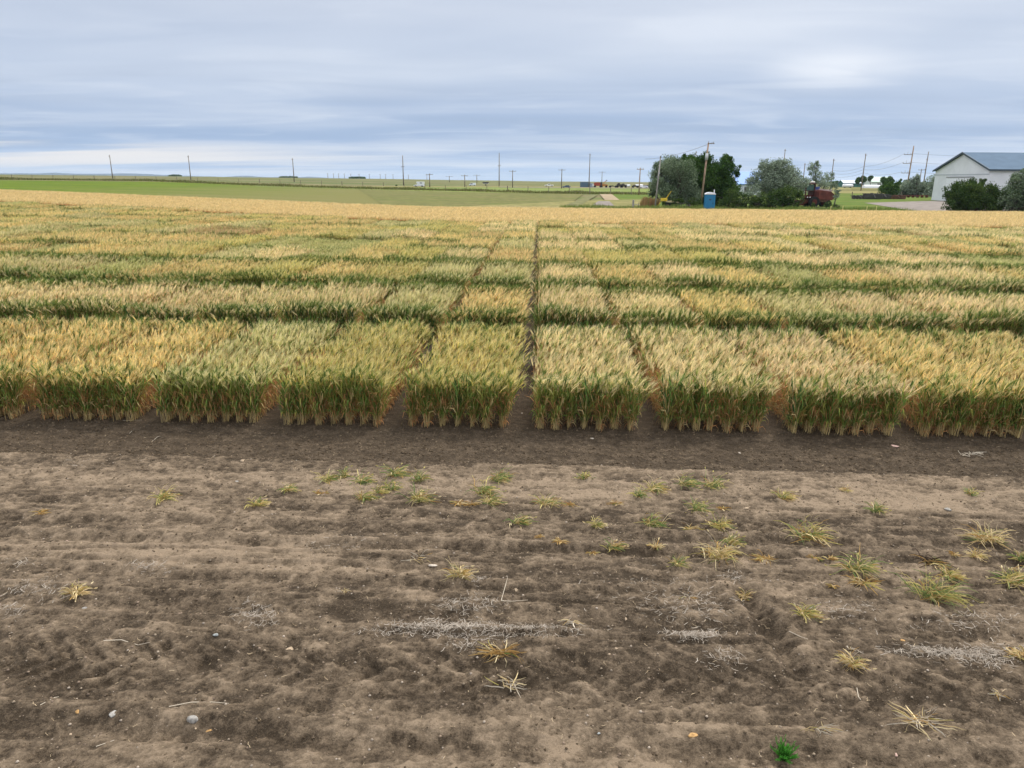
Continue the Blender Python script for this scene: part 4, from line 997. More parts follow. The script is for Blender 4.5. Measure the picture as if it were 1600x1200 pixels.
w_ = B().box(4.6, 8.6, -.14, -.02, 3.7, 4.5).build('side_window', M_GLASS, SH)
B().box(4.4, 8.8, -.16, -.03, 3.25, 3.62).build('sill_panel', M_WHITE, SH)
B().box(4.4, 8.8, -.5, -.02, 4.55, 4.68).build('awning', M_TRIM, SH)
tag(SH, 'large white metal shed with blue-grey roof and roller door at the right edge', 'shed')

# ------------------------------------------------------------------ old red combine
M_RED = plain('faded_red_paint', (.075, .020, .016), .75, .15, .4, 1.5); M_RED2 = plain('dusty_red_panel', (.11, .028, .02), .65, .3, .35, 1.2)
x, y, _ = atd(1278, 107); CB = empty('combine_harvester', (x, y, float(T(x, y)))); CB.rotation_euler = (0, 0, R(8)); CB.scale = (.93,) * 3
B().prism([(-.9, 1.15), (2.1, 1.0), (2.45, 1.35), (2.45, 1.85), (1.7, 2.35), (-.3, 2.55), (-.9, 2.5)], -1.0, 1.0).build('body', M_RED2, CB, bevel=.05)
B().prism([(-.05, 2.45), (1.9, 2.25), (2.2, 2.45), (0, 2.75)], -.75, .75).build('top_cover', plain('pale_cover', (.42, .32, .30), .7, .2, .2), CB)
cb = B()
for px_ in (-2.25, -.85):
    for py_ in (-.8, .8): cb.box(px_ - .06, px_ + .06, py_ - .06, py_ + .06, 1.5, 3.35)
cb.box(-2.25, -.85, -.86, .86, 1.35, 1.75).box(-2.25, -.85, -.83, .83, 2.35, 2.42); cab = cb.build('cab_frame', M_RED, CB)
B().box(-2.18, -.92, -.76, .76, 2.43, 3.3).build('cab_glass', plain('green_glass', (.045, .09, .075), .15, .6, .2), cab)
B().box(-2.42, -.7, -.95, .95, 3.36, 3.52).build('cab_roof', M_RED, cab, bevel=.04)
B().tube((-1.2, 0, 3.66), (-.55, 0, 3.66), .15, .15, 10).build('air_cleaner', plain('cream', (.62, .58, .5), .6, .2, .1), CB)
B().box(-.55, .15, -.5, .5, 2.56, 3.0).build('engine_cover', plain('engine_blue', (.05, .07, .22), .5, .3, .2), CB)
B().box(-.95, -.25, -1.18, -1.01, .5, 2.3).build('side_shield', M_RED, CB)
B().prism([(-.3, .75), (1.6, .75), (1.9, 1.1), (-.4, 1.2)], -.9, .9).build('undercarriage', M_RUST, CB)
def wheel(cx, cy, r, w, parent):
    t = B().tube((cx, cy - w / 2, r), (cx, cy + w / 2, r), r, r, 20).build('wheel', M_TYRE, parent)
    B().tube((cx, cy - w / 2 - .02, r), (cx, cy + w / 2 + .02, r), r * .5, r * .5, 14).build('rim', M_RED, t); return t
for sy in (-1.15, 1.15): wheel(-.9, sy, .78, .5, CB)
for sy in (-.95, .95): wheel(1.55, sy, .48, .3, CB)
B().prism([(-3.1, .35), (-2.3, .3), (-.9, 1.1), (-.9, 1.6), (-2.3, .95), (-3.1, .8)], -.55, .55).build('feeder_house', M_RED2, CB)
hd = B().prism([(-3.9, .25), (-2.9, .25), (-2.9, 1.05), (-3.1, 1.05), (-3.2, .5), (-3.9, .32)], -2.1, 2.1).build('header', M_RED, CB)
b = B()
for k in range(6): q = k * PI / 3; b.tube((-3.7 + .42 * math.cos(q), -2.0, .95 + .42 * math.sin(q)), (-3.7 + .42 * math.cos(q), 2.0, .95 + .42 * math.sin(q)), .03, .03, 6)
b.tube((-3.7, -2, .95), (-3.7, 2, .95), .06, .06, 8); b.build('reel', M_RUST, hd)
b = B()
for sy in (-1.0, -.72): b.tube((-2.35, sy, .5), (-2.2, sy, 2.2), .025, .025, 6)
for k in range(5): b.tube((-2.35 + .03 * k, -1.0, .65 + .33 * k), (-2.35 + .03 * k, -.72, .65 + .33 * k), .022, .022, 6)
b.build('ladder', M_RUST, CB)
for q in (-1.9, -1.5): B().tube((q, -.92, 1.45), (q, -.98, 1.45), .09, .09, 10).build('headlight', M_WHITE, CB)
tag(CB, 'old faded red combine harvester parked beside the silvery trees', 'combine harvester')

# ------------------------------------------------------------------ yellow implement under the trees
x, y, _ = atd(1036, 97); YI = empty('yellow_implement', (x, y, float(T(x, y))))
M_YEL = plain('machine_yellow', (.66, .46, .04), .55, .3, .15)
B().box(-.15, .65, -.35, .35, .95, 1.35).build('gearbox', M_YEL, YI, bevel=.05)
B().tube((.55, 0, 1.3), (1.15, 0, 2.25), .05, .03, 8).build('raised_arm', M_YEL, YI); B().tube((-.1, 0, .9), (-.55, 0, .3), .05, .05, 8).build('hitch', M_YEL, YI)
B().prism([(.5, .85), (2.2, .75), (2.2, .88), (1.4, 1.02), (.5, 1.0)], -.5, .5).build('deck', plain('faded_deck', (.55, .46, .26), .7, .2, .2), YI)
for sy in (-.4, .4): wheel(.75, sy, .38, .22, YI)
B().box(-.45, .1, -.5, -.2, 0, .38).build('weight_box', plain('lime_box', (.5, .52, .12), .6, .2, .1), YI)
tag(YI, 'yellow farm implement with a raised arm under the big silvery tree', 'farm machine')

# ------------------------------------------------------------------ rusty implement row on the right
IM = []
def disc_gang(n, w, r, name, label, px, D, mat=M_DARKM, h=.6):
    x, y, _ = atd(px, D); o = empty(name, (x, y, float(T(x, y))))
    B().box(-w / 2, w / 2, -.06, .06, h, h + .12).box(-w / 2, w / 2, .9, 1.02, h, h + .12).box(-.06, .06, -.1, 1.0, h + .12, h + .22).build('frame', mat, o)
    b = B()
    for k in range(n):
        q = -w / 2 + w * (k + .5) / n; b.tube((q, 0, r), (q + .035, .05, r), r, r, 14); b.box(q - .03, q + .03, .9, .98, .1, h)
    b.build('disc_blades', mat, o); B().tube((0, -.1, h + .1), (.1, -1.2, .35), .05, .05, 6).build('hitch', mat, o)
    return tag(o, label, 'farm implement', 'rusty implements parked in a row')
disc_gang(4, 2.5, .40, 'disc_harrow', 'low dark disc harrow at the left end of the implement row', 1345, 146, h=.55)
disc_gang(7, 3.2, .58, 'disc_harrow', 'tall dark disc harrow, biggest in the implement row', 1366, 146, h=1.0)
disc_gang(6, 2.6, .48, 'seed_drill', 'dark seed drill in the middle of the implement row', 1383, 148, h=.85)
disc_gang(8, 3.4, .36, 'cultivator', 'low dark cultivator at the right end of the implement row', 1404, 148, M_RUST, .6)
x, y, _ = atd(1428, 158); o = empty('red_implement', (x, y, float(T(x, y)))); B().box(-3.5, 3.5, -.06, .06, .45, .57).box(-3.5, 3.5, 1, 1.12, .45, .57).build('frame', M_RED2, o)
b = B(); [b.box(q - .04, q + .04, .07, .99, .1, .62) for q in np.linspace(-3.3, 3.3, 8)]; b.build('tine', M_RED, o); tag(o, 'long low red implement frame behind the bushes left of the shed', 'farm implement')

# ------------------------------------------------------------------ distant vehicles and yard clutter
def vehicle(kind, px, D, L, label, cat, cbody, facing=-1, group=None):
    x, y, _ = atd(px, D); o = empty(kind, (x, y, float(T(x, y)))); s = L / 4.8; f = facing
    P = lambda pr: [(f * u * s, z * s) for u, z in (pr if f > 0 else pr[::-1])]
    mb = plain(kind + '_paint', cbody, .35, .5, .04)
    B().prism(P([(-2.4, .4), (2.35, .4), (2.4, .85), (1.5, 1.0), (-2.4, 1.05)]), -.9 * s, .9 * s).build('body', mb, o, bevel=.05)
    if kind == 'parked_car': cp = [(-1.9, 1.0), (.9, 1.0), (.35, 1.5), (-1.5, 1.5)]
    elif kind == 'pickup_camper': cp = [(-2.4, 1.05), (1.0, 1.05), (.7, 1.55), (1.1, 1.75), (1.0, 2.35), (-2.5, 2.35)]
    elif kind == 'parked_van': cp = [(-2.4, 1.0), (1.6, 1.0), (1.1, 1.9), (-2.2, 2.05)]
    else: cp = [(-.6, 1.0), (1.1, 1.0), (.6, 1.6), (-.5, 1.6)]
    B().prism(P(cp), -.8 * s, .8 * s).build('cabin', mb, o, bevel=.04)
    wx = {'parked_car': (-1.5, .5, 1.08, 1.42), 'pickup_camper': (-1.5, -.5, 1.6, 2.0), 'parked_van': (-.2, 1.2, 1.15, 1.7)}.get(kind, (-.4, .6, 1.1, 1.45))
    B().box(min(f * wx[0], f * wx[1]) * s, max(f * wx[0], f * wx[1]) * s, -.82 * s, .82 * s, wx[2] * s, wx[3] * s).build('side_window', M_GLASS, o)
    for ux in (-1.5, 1.5):
        for sy in (-.8, .8):
            w_ = B().tube((ux * s, (sy - .1) * s, .36 * s), (ux * s, (sy + .1) * s, .36 * s), .36 * s, .36 * s, 14).build('wheel', M_TYRE, o)
            B().tube((ux * s, (sy - .11) * s, .36 * s), (ux * s, (sy + .11) * s, .36 * s), .18 * s, .18 * s, 10).build('rim', M_INS, w_)
    return tag(o, label, cat, group)
vehicle('pickup_camper', 654.5, 232, 3.3, 'white pickup camper facing left in the pasture, left of centre', 'truck', (.72, .74, .78))
vehicle('parked_van', 738, 290, 2.7, 'white van on the pasture between two T-shaped poles', 'van', (.74, .77, .82))
vehicle('parked_pickup', 858, 300, 3.6, 'white pickup beyond the fence, left of the dark blue car', 'truck', (.75, .74, .72))
vehicle('parked_car', 885, 265, 3.0, 'dark blue car beyond the fence near a T-shaped pole', 'car', (.05, .08, .13))
vehicle('parked_car', 1006, 270, 3.4, 'white car at the right end of the far machinery line', 'car', (.75, .75, .76))
x, y, _ = atd(759, 290); o = empty('hay_feeder', (x, y, float(T(x, y)))); B().box(-.6, .6, -.5, .5, .5, .75).build('tank', M_INS, o); B().tube((0, 0, 0), (0, 0, .5), .1, .1, 6).build('stand', M_DARKM, o); B().box(-.7, .7, -.6, .6, .75, .95).build('lid', M_DARKM, o); o.scale = (1.7,) * 3; tag(o, 'small grey box on a stand right of the white van', 'feeder')
x, y, _ = atd(914, 290); o = empty('shipping_container', (x, y, float(T(x, y)))); M_CONT = metal_sheet('container_blue', (.10, .15, .21), 18)
B().box(-1.8, 2.0, -1.2, 1.2, .1, 2.0).build('container_body', M_CONT, o); B().box(2.0, 3.2, -.8, .8, .1, 1.5).build('annex', plain('pale_blue', (.3, .36, .45), .6, .2, .1), o); tag(o, 'grey-blue metal container at the left of the far machinery line', 'container')
x, y, _ = atd(933, 285); o = empty('red_grain_truck', (x, y, float(T(x, y)))); B().box(-1.1, 1.2, -1, 1, .6, 1.9).build('grain_box', plain('truck_red', (.30, .06, .035), .6, .3, .2), o); B().box(1.2, 1.9, -.9, .9, .5, 2.0).build('cab', M_DARKM, o); B().box(-1.7, -1.2, -.7, .7, .5, 1.2).build('tail_box', M_WHITE, o)
for ux in (-.8, 1.4):
    for sy in (-.9, .9): B().tube((ux, sy - .12, .42), (ux, sy + .12, .42), .42, .42, 12).build('wheel', M_TYRE, o)
tag(o, 'red box truck next to the grey-blue container', 'truck')
x, y, _ = atd(943, 285); o = empty('orange_loader', (x, y, float(T(x, y)))); M_OR = plain('loader_orange', (.42, .19, .05), .6, .3, .2)
B().prism([(-1.2, .5), (1.6, .5), (1.6, 1.1), (.3, 1.3), (-1.2, 1.2)], -.6, .6).build('chassis', M_OR, o); B().tube((-.6, 0, 1.1), (1.1, 0, 2.6), .14, .10, 8).build('boom', M_OR, o); B().box(1.0, 1.35, -.3, .3, 2.45, 2.8).build('bucket', M_DARKM, o)
for ux in (-.7, 1.1): B().tube((ux, -.7, .42), (ux, .7, .42), .42, .42, 12).build('wheel', M_TYRE, o)
tag(o, 'orange loader with its boom raised, far machinery line', 'loader')
for px, L, hh, lab in ((958, 3.2, .6, 'low dark machine right of the orange loader'), (968, 2.2, 1.3, 'tall dark tractor-like machine in the far machinery line'), (975, 2.2, 1.15, 'dark machine touching the white tank, far machinery line'), (993, 2.6, .8, 'dark low machine between two white ones'), (1012, 2.6, .8, 'dark machine half hidden by the big silvery tree')):
    x, y, _ = atd(px, 282); o = empty('old_machine', (x, y, float(T(x, y)))); B().prism([(-L / 2, .4), (L / 2, .4), (L / 2, hh), (L * .1, hh), (L * .05, hh * 1.35), (-L * .3, hh * 1.35), (-L * .35, hh), (-L / 2, hh * .9)], -.5, .5).build('hull', M_DARKM, o)
    for ux in (-L * .33, L * .33): B().tube((ux, -.6, .4), (ux, .6, .4), .4, .4, 12).build('wheel', M_TYRE, o)
    tag(o, lab, 'machine', 'far machinery line')
def tank(px, D, L, r, label):
    x, y, _ = atd(px, D); o = empty('storage_tank', (x, y, float(T(x, y)))); b = B().tube((-L / 2, 0, r + .3), (L / 2, 0, r + .3), r, r, 16); b.tube((-L / 2 - r * .4, 0, r + .3), (-L / 2, 0, r + .3), r * .6, r, 16); b.tube((L / 2, 0, r + .3), (L / 2 + r * .4, 0, r + .3), r, r * .6, 16)
    b.build('tank_body', M_WHITE, o, True); B().box(-L * .35, -L * .28, -r * .8, r * .8, 0, .5).box(L * .28, L * .35, -r * .8, r * .8, 0, .5).build('cradle', M_DARKM, o); return tag(o, label, 'tank')
tank(981, 284, 1.6, .45, 'small white tank in the far machinery line'); tank(999, 284, 2.6, .5, 'long white tank left of the big silvery tree')
tank(1325, 330, 4.0, .7, 'white tank far right, beyond the red combine'); 
x, y, _ = atd(621, 245); 
# distant farm on the right, blue-roofed building between the trees
def house(px, D, L, Wd_, He_, Hr_, cw, cr, name, label, rz=0., yoff=0):
    x, y, _ = atd(px, D); o = empty(name, (x, y, float(T(x, y)) + yoff)); o.rotation_euler = (0, 0, rz)
    mw, mr = plain(name + '_wall', cw, .7, .2, .06), plain(name + '_roof', cr, .5, .3, .06)
    wl = B().prism([(-Wd_ / 2, 0), (Wd_ / 2, 0), (Wd_ / 2, He_), (0, Hr_ - .1), (-Wd_ / 2, He_)], -L / 2, L / 2, ax='x').build('wall', mw, o)
    b = B()
    for sg in (-1, 1):
        V = [(-L / 2 - .3, sg * (Wd_ / 2 + .3), He_ - .1), (L / 2 + .3, sg * (Wd_ / 2 + .3), He_ - .1), (L / 2 + .3, 0, Hr_), (-L / 2 - .3, 0, Hr_)]
        b.a.append((V + [(v[0], v[1], v[2] + .15) for v in V], [(0, 1, 2, 3), (7, 6, 5, 4), (0, 4, 5, 1), (1, 5, 6, 2), (2, 6, 7, 3), (3, 7, 4, 0)]))
    b.build('roof', mr, o)
    B().box(-L * .2, -L * .02, -Wd_ / 2 - .05, -Wd_ / 2 - .003, .05, He_ * .75).build('door', M_DARKM, o)
    for q in (.12, .3): B().box(L * q, L * (q + .08), -Wd_ / 2 - .05, -Wd_ / 2 - .003, He_ * .4, He_ * .75).build('window', M_GLASS, o)
    return tag(o, label, 'building')
house(1164, 180, 5.6, 8, 2.4, 5.2, (.60, .62, .66), (.10, .24, .55), 'blue_roofed_building', 'building with a bright blue roof seen between the two tree clumps')
house(1371, 360, 9, 8, 2.6, 4.9, (.55, .6, .55), (.24, .36, .28), 'green_roofed_house', 'distant house with pale green roof between dark farm trees')
house(1331, 380, 11, 7, 1.9, 3.3, (.05, .14, .11), (.30, .36, .45), 'green_barn', 'low dark green barn with pale roof beside the far white tank')
x, y, _ = atd(1366, 330); o = empty('low_greenhouse', (x, y, float(T(x, y))))
B().prism([(-1.6, 0), (1.6, 0), (1.5, .9), (.8, 1.45), (-.8, 1.45), (-1.5, .9)], -4.6, 4.6, ax='x').build('cover', M_WHITE, o, bevel=.03); B().box(4.6, 4.68, -.5, .5, 0, 1.2).build('door', M_DARKM, o); tag(o, 'long low white tunnel below the green-roofed house', 'tunnel')

# ------------------------------------------------------------------ trees and bushes
M_OLV = foliage('silvery_leaf', (.33, .385, .29), (.095, .14, .07), .2, bright=(.5, 1.35))
M_OLD = foliage('grey_green_leaf', (.21, .265, .17), (.08, .13, .05), .2, bright=(.5, 1.4))
M_DKG = foliage('dark_green_leaf', (.040, .085, .020), (.085, .15, .03), .2)
M_SHR = foliage('shrub_leaf', (.040, .075, .020), (.11, .15, .04), .2)
M_BARK = plain('bark', (.10, .085, .07), .95, .1, .3, 3)
def tree(name, px, D, lobes, leafmat, label, cat, seed, leaf=.13, per=620, trunk_px=None, group=None, mats2=None, up=.3):
    """lobes: (px, py, radius_px) of the crown's masses; each gets its own depth"""
    rs = np.random.RandomState(seed); x, y, _ = atd(px, D); z0 = float(T(x, y)); root = empty(name, (x, y, z0)); S = 1155. / D
    L = []
    for (lx, ly, lr) in lobes:
        qx, qy, qz = atd(lx, D, ly); r = lr / S
        for _ in range(2 if lr > 12 else 1): L.append((qx - x + rs.normal(0, r * .12), rs.uniform(-1, 1) * min(2.2, r * 1.0 + .4), qz + rs.normal(0, r * .08) + float(T(qx, qy)) - z0, r))
    a = Acc(); C, Nn = [], []
    for (cx, cy, cz, r) in L:
        n = int(2.7 * per * max(.55, (r / 1.2)) ** 2)
        k = max(10, int(14 * (r / 1.0) ** 2)); cl = rs.normal(0, 1, (k, 3)); cl /= np.linalg.norm(cl, axis=1)[:, None]; cl *= (rs.uniform(.55, 1.08, (k, 1)) if r > .7 else rs.uniform(.1, .95, (k, 1))) * r
        w = rs.randint(0, k, n); cr = rs.uniform(.26, .50, k) * r
        d = rs.normal(0, 1, (n, 3)); d /= np.linalg.norm(d, axis=1)[:, None]; P = cl[w] + d * (cr[w] * rs.rand(n) ** .55 * 1.4)[:, None]
        P = P * [1, 1, .92] + [cx, cy, cz]; P = P[P[:, 2] > .05]; C.append(P)
        Nn.append(np.repeat(rs.rand(1), len(P)) * .35 + rs.rand(len(P)) * .65)
    C = np.concatenate(C); Rn = np.concatenate(Nn); n = len(C)
    u = rs.normal(0, 1, (n, 3)); u[:, 2] += up * 2; u /= np.linalg.norm(u, axis=1)[:, None]; v = np.cross(u, rs.normal(0, 1, (n, 3))); v /= np.linalg.norm(v, axis=1)[:, None]
    s = leaf * .78 * rs.uniform(.6, 1.3, (n, 1)); V = np.stack([C - u * s, C + v * s * .42, C + u * s, C - v * s * .42], 1).reshape(-1, 3)
    F = np.arange(4 * n).reshape(-1, 4); a.add(V, F, 0, np.repeat(Rn, 4)); link('crown', a.mesh('crown', [leafmat]), root)
    tb = Acc(); tr = .10 + .02 * len(lobes) ** .5
    for (cx, cy, cz, r) in L[::2] if len(L) > 8 else L:
        bx = rs.normal(0, .18); p0 = np.array([bx, rs.normal(0, .1), -.15]); p3 = np.array([cx, cy, cz]); m1 = p0 * .65 + p3 * .35 + [0, 0, .25 * r]; m1[:2] *= .7; m2 = p0 * .3 + p3 * .7
        polyline_tube(tb, [p0, m1, m2, p3], [tr, tr * .7, tr * .45, tr * .15], 0, 6)
        for _ in range(4):
            e = p3 + rs.normal(0, .55, 3) * r; polyline_tube(tb, [m2, (m2 + e) / 2 + rs.normal(0, .1, 3), e], [tr * .35, tr * .22, tr * .08], 0, 4)
    link('trunk', tb.mesh('trunk', [M_BARK]), root)
    return tag(root, label, cat, group)
tree('dark_green_tree', 1092, 104, [(1062, 268, 15), (1080, 258, 13), (1098, 262, 14), (1075, 250, 8), (1103, 250, 9), (1118, 268, 15), (1136, 250, 9), (1133, 262, 11), (1127, 280, 14), (1148, 264, 8), (1106, 290, 18), (1084, 290, 18), (1132, 296, 14), (1110, 306, 14), (1085, 308, 14), (1122, 282, 14), (1140, 286, 12), (1144, 300, 12), (1128, 310, 12), (1118, 316, 10), (1098, 276, 15), (1152, 272, 5), (1140, 247, 5), (1066, 248, 6)],
     M_DKG, 'tall dark green tree behind the brown service pole', 'tree', 3, .17, 700)
tree('russian_olive_tree', 1052, 100, [(1048, 262, 16), (1036, 272, 14), (1065, 266, 15), (1028, 290, 13), (1050, 284, 18), (1072, 284, 14), (1040, 300, 15), (1062, 302, 16), (1024, 306, 10), (1056, 252, 8), (1030, 258, 8), (1080, 302, 14), (1074, 255, 8)],
     M_OLD, 'big silvery-green tree, leftmost of the shelterbelt', 'tree', 4, .14, 620)
tree('russian_olive_tree', 1205, 103, [(1205, 268, 16), (1190, 264, 12), (1222, 264, 13), (1182, 278, 12), (1205, 284, 18), (1228, 280, 15), (1245, 276, 10), (1240, 292, 13), (1215, 298, 14), (1172, 284, 9), (1190, 294, 12), (1250, 286, 9), (1205, 256, 7), (1222, 254, 6)],
     M_OLV, 'rounded silvery-green tree in the middle of the shelterbelt', 'tree', 5, .14, 620)
tree('russian_olive_tree', 1278, 116, [(1274, 262, 8), (1270, 274, 9), (1280, 280, 9), (1290, 282, 9), (1300, 277, 7), (1268, 288, 8), (1284, 292, 10), (1301, 290, 6), (1276, 255, 5), (1262, 296, 9)],
     M_OLV, 'slim silvery tree standing behind the red combine', 'tree', 6, .13, 560)
tree('olive_shrub', 1164, 97, [(1176, 296, 10), (1168, 306, 8), (1156, 312, 7), (1184, 304, 8), (1160, 304, 6)], M_OLV, 'small silvery shrub between the dark tree and the rounded tree', 'shrub', 7, .12, 520)
tree('green_shrub', 1226, 96, [(1172, 316, 10), (1188, 320, 10), (1232, 318, 12), (1250, 302, 8), (1195, 312, 12), (1212, 310, 13), (1230, 306, 14), (1246, 312, 11), (1180, 318, 8), (1222, 320, 10), (1240, 320, 8), (1205, 322, 8)], M_SHR, 'bright green low shrub left of the red combine', 'shrub', 8, .13, 600)
tree('green_shrub', 1140, 95, [(1135, 318, 10), (1156, 306, 9), (1152, 322, 9), (1132, 312, 9), (1142, 304, 9), (1150, 314, 9), (1160, 320, 8), (1128, 320, 7), (1145, 322, 8)], M_SHR, 'low green shrub just right of the portable toilet', 'shrub', 9, .12, 560)
tree('green_shrub', 1068, 96, [(1052, 318, 8), (1066, 314, 8), (1080, 316, 8), (1092, 318, 8), (1040, 320, 5)], M_SHR, 'low mixed shrub under the dark tree, left of the service pole', 'shrub', 10, .12, 520)
tree('olive_shrub', 1308, 101, [(1307, 300, 5), (1306, 306, 5)], M_OLV, 'tiny silvery shrub at the rear of the red combine', 'shrub', 11, .11, 600)
tree('weed_clump', 1294, 97, [(1290, 319, 5), (1300, 320, 6), (1310, 322, 5), (1270, 322, 5)], M_SHR, 'green weeds at the feet of the red combine', 'weeds', 12, .10, 520)
M_RDRY = foliage('reddish_grass', (.36, .20, .10), (.30, .27, .10), .2)
tree('conifer_hedge', 1525, 92, [(1495, 302, 13), (1510, 296, 13), (1528, 294, 12), (1545, 300, 13), (1556, 308, 14), (1486, 314, 11), (1505, 314, 15), (1530, 314, 15), (1550, 320, 14), (1480, 304, 6), (1536, 286, 6), (1519, 288, 6), (1498, 322, 12), (1482, 320, 10), (1515, 306, 14), (1565, 300, 11), (1572, 312, 12), (1568, 322, 12), (1520, 324, 12), (1540, 324, 12)], M_SHR, 'broad dark green bush in front of the white shed', 'bush', 14, .13, 800, up=.8)
tree('silvery_bush', 1590, 90, [(1580, 286, 10), (1592, 278, 9), (1604, 280, 14), (1584, 300, 14), (1604, 300, 16), (1592, 316, 15), (1574, 314, 10), (1612, 316, 14), (1596, 268, 6)], M_OLD, 'taller bush cut by the right edge, in front of the shed window', 'bush', 15, .14, 620)
tree('dark_bush', 1388, 170, [(1386, 292, 9), (1394, 291, 8), (1381, 297, 7), (1392, 299, 8)], M_DKG, 'dark green bush at the left end of the bush line by the implements', 'bush', 16, .18, 800)
tree('silvery_bush', 1410, 172, [(1408, 296, 9), (1416, 292, 8), (1420, 300, 9), (1402, 300, 6)], M_OLV, 'silvery bush second in the line left of the shed', 'bush', 17, .18, 700)
tree('silvery_bush', 1434, 170, [(1430, 290, 9), (1434, 280, 6), (1438, 296, 9), (1428, 300, 9), (1442, 290, 6)], M_OLV, 'bush with a tall pointed top in the line left of the shed', 'bush', 18, .18, 800)
tree('silvery_bush', 1458, 168, [(1456, 284, 9), (1463, 280, 8), (1452, 294, 9), (1462, 296, 10), (1448, 300, 7), (1468, 288, 9)], M_OLV, 'silvery bush touching the left corner of the shed', 'bush', 19, .18, 700)
for i, (px, lob, D, lab) in enumerate(((1347, [(1344, 281, 4), (1349, 279, 4), (1340, 283, 3), (1352, 283, 3)], 340, 'dark farm tree left of the green-roofed house'), (1387, [(1383, 281, 4), (1389, 281, 4), (1392, 283, 3), (1379, 284, 3)], 340, 'dark farm tree right of the green-roofed house'),
     (1361, [(1361, 278, 3), (1359, 281, 2.5)], 345, 'small dark tree at the left gable of the green-roofed house'), (1406, [(1408, 281, 1.8), (1405, 284, 1.8)], 360, 'tiny windswept tree on the right skyline'),
     (1443, [(1443, 284, 2)], 360, 'tiny round tree on the skyline between two poles'), (621, [(621, 291.2, 2.2)], 240, 'small dark bush just left of the white pickup camper'),
     (1418, [(1416, 283, 3), (1422, 284, 3)], 330, 'low dark tree on the skyline left of the three-armed pole'))):
    tree('farm_tree' if i != 5 else 'small_bush', px, D, lob, M_DKG, lab, 'tree' if i != 5 else 'bush', 30 + i, .34 if D > 300 else .2, 900, group=None)
def woods(name, px0, px1, D, ytop, ybot, label):
    rs = np.random.RandomState(int(px0)); a = Acc(); n = 2600; P = []
    xa = atd(px0, D)[0]; xb = atd(px1, D)[0]; zt = atd(px0, D, ytop)[2]
    t = rs.rand(n); hx = .55 + .45 * vnoise(t * 9, t * 0, 4); C = np.stack([xa + (xb - xa) * t, D + rs.uniform(-12, 12, n), rs.rand(n) * hx * max(zt, 2.5)], 1)
    C[:, 2] += T(C[:, 0], C[:, 1]); u = rs.normal(0, 1, (n, 3)); u /= np.linalg.norm(u, axis=1)[:, None]; v = np.cross(u, rs.normal(0, 1, (n, 3))); v /= np.linalg.norm(v, axis=1)[:, None]; s = D / 650.
    V = np.stack([C - u * s, C + v * s * .6, C + u * s, C - v * s * .6], 1).reshape(-1, 3); a.add(V, np.arange(4 * n).reshape(-1, 4), 0, rs.rand(n).repeat(4))
    return tag(link(name, a.mesh(name, [M_DKG])), label, 'woods', kind='stuff')
woods('far_windbreak', 268, 280, 1500, 273.2, 275, 'short dark windbreak on the left skyline'); woods('far_windbreak', 440, 462, 1300, 276, 277, 'dark windbreak on the skyline behind the third tall pole')
woods('far_windbreak', 549, 568, 1100, 277.4, 279, 'dark windbreak on the skyline behind the far pole row'); woods('far_windbreak', 1302, 1322, 420, 282.5, 287, 'dark hedge on the skyline right of the slim silvery tree')
woods('far_windbreak', 1396, 1470, 700, 286.0, 288, 'low scrub along the right skyline')

# ------------------------------------------------------------------ grass fringe beyond the wheat
def fringe(name, x0p, x1p, D0, D1, n, mat, label, hmin, hmax):
    rs = np.random.RandomState(n); a = Acc(); xa, xb = atd(x0p, D0)[0], atd(x1p, D0)[0]; x = rs.uniform(xa, xb, n); y = rs.uniform(D0, D1, n); z = T(x, y); h = rs.uniform(hmin, hmax, n) * (.5 + fbm(x * .3, y * .3, 4, 2))
    w = .035; az = rs.uniform(0, PI, n); lx = rs.normal(.03, .1, n); c, s_ = np.cos(az) * w, np.sin(az) * w
    V = np.stack([np.stack([x - c, y - s_, z], 1), np.stack([x + c, y + s_, z], 1), np.stack([x + lx + c * .2, y + s_ * .2, z + h], 1), np.stack([x + lx - c * .2, y - s_ * .2, z + h], 1)], 1).reshape(-1, 3)
    a.add(V, np.arange(4 * n).reshape(-1, 4), 0, rs.rand(n).repeat(4)); return tag(link(name, a.mesh(name, [mat])), label, 'grass', kind='stuff')
M_GR = foliage('tall_grass', (.12, .19, .04), (.26, .26, .09), .3)
fringe('tall_grass', 880, 1480, 83, 96, 16000, M_GR, 'rough green grass at the far edge of the wheat below the trees', .25, .6)

fringe('dry_weeds', 1008, 1032, 97.5, 101, 1400, M_RDRY, 'reddish dry weeds left of the grey pole', .8, 1.5)

# ------------------------------------------------------------------ distant hills
def hills(name, D, prof, label, c):
    P = []; m = plain(name, c, .95, .05, .12, .002)
    xs_ = [atd(p[0], D)[0] for p in prof]; zs_ = [float(CAM_H + (CAM_M @ Vector(((p[0] - 800) / FPX, (600 - p[1]) / FPX, -1))).z * (D / (CAM_M @ Vector(((p[0] - 800) / FPX, (600 - p[1]) / FPX, -1))).y)) for p in prof]
    X_ = np.linspace(xs_[0], xs_[-1], 160); Z_ = np.interp(X_, xs_, zs_) ; Z_ = Z_ + (vnoise(X_ / 130, X_ * 0, 5) - .5) * 6
    rows_ = np.array([0, .4, .8, 1, .8, .3, 0]); yo = np.array([-1500, -900, -300, 0, 300, 900, 1500])
    V = np.array([(x_, D + dy + 120 * math.sin(x_ / 700), -15 + (z_ + 15) * r_) for r_, dy in zip(rows_, yo) for x_, z_ in zip(X_, Z_)]); n = len(X_)
    F = np.array([(j * n + i, j * n + i + 1, (j + 1) * n + i + 1, (j + 1) * n + i) for j in range(6) for i in range(n - 1)])
    return tag(link(name, mesh_from(name, V, F, None, None, [m], True)), label, 'hills', kind='structure')
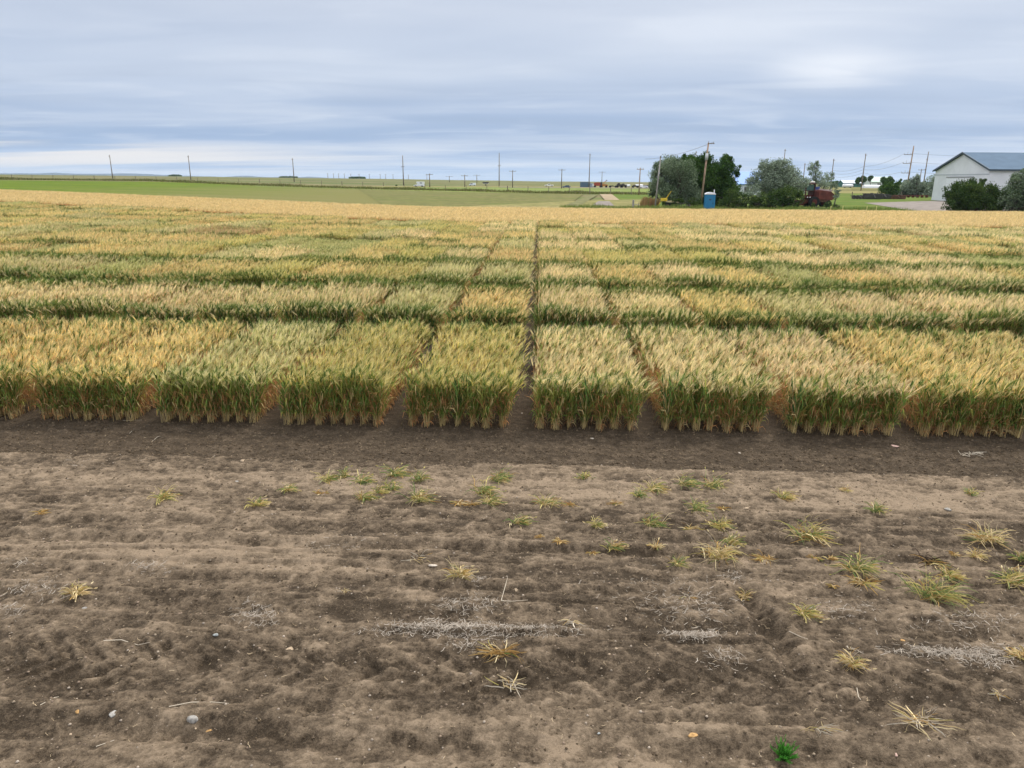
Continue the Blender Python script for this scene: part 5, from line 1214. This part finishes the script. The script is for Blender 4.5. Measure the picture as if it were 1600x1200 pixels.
hills('hills', 8200, [(-120, 270), (0, 270.2), (60, 271.4), (85, 270.6), (105, 270.2), (130, 271.6), (160, 271.6), (195, 270.6), (215, 271.0), (240, 272.5), (270, 274), (330, 275.6)], 'low blue hills far off on the left horizon', (.025, .045, .06))
hills('hills', 8600, [(350, 277), (368, 274.5), (385, 274.5), (410, 276.5), (460, 277.4), (480, 276.2), (500, 277.6), (530, 279)], 'faint blue rise far off right of the left hills', (.03, .05, .065))

# ------------------------------------------------------------------ haze over the whole plain
HZ = B().box(-9400, 9400, -3300, 12400, -40, 100).build('haze', bpy.data.materials.new('haze_air'))
hm = HZ.data.materials[0]; hm.use_nodes = True; ht = hm.node_tree; ht.nodes.clear()
pv = N(ht, 'ShaderNodeVolumePrincipled'); pv.inputs['Color'].default_value = (.70, .84, 1, 1); pv.inputs['Density'].default_value = 7e-5; pv.inputs['Anisotropy'].default_value = .2
ho = N(ht, 'ShaderNodeOutputMaterial'); ht.links.new(pv.outputs[0], ho.inputs['Volume'])
tag(HZ, 'thin bluish haze over the plain', 'haze', kind='stuff')

def fence_grass():
    rs = np.random.RandomState(8); n = 16000; t_ = rs.rand(n); px = -60 + 1075 * t_; X_ = np.linspace(-60, 1015, 60)
    pts = np.array([at(q, np.interp(q, [p[0] for p in FP], [p[1] for p in FP]) + .9) for q in X_])
    x = np.interp(px, X_, pts[:, 0]) + rs.normal(0, .4, n); y = np.interp(px, X_, pts[:, 1]) + rs.normal(0, 2.2, n)
    z = T(x, y); h = rs.uniform(.25, .8, n) * (.3 + fbm(x * .12, y * .1, 4, 3)); az = rs.uniform(0, PI, n); c, s_ = np.cos(az) * .10, np.sin(az) * .10; lx = rs.normal(0, .15, n)
    V = np.stack([np.stack([x - c, y - s_, z], 1), np.stack([x + c, y + s_, z], 1), np.stack([x + lx + c * .3, y + s_ * .3, z + h], 1), np.stack([x + lx - c * .3, y - s_ * .3, z + h], 1)], 1).reshape(-1, 3)
    a = Acc(); a.add(V, np.arange(4 * n).reshape(-1, 4), 0, rs.rand(n).repeat(4))
    tag(link('fence_grass', a.mesh('fence_grass', [foliage('rank_grass', (.13, .15, .04), (.24, .20, .10), .2)])), 'rank brownish grass growing along the wire fence', 'grass', kind='stuff')
fence_grass()
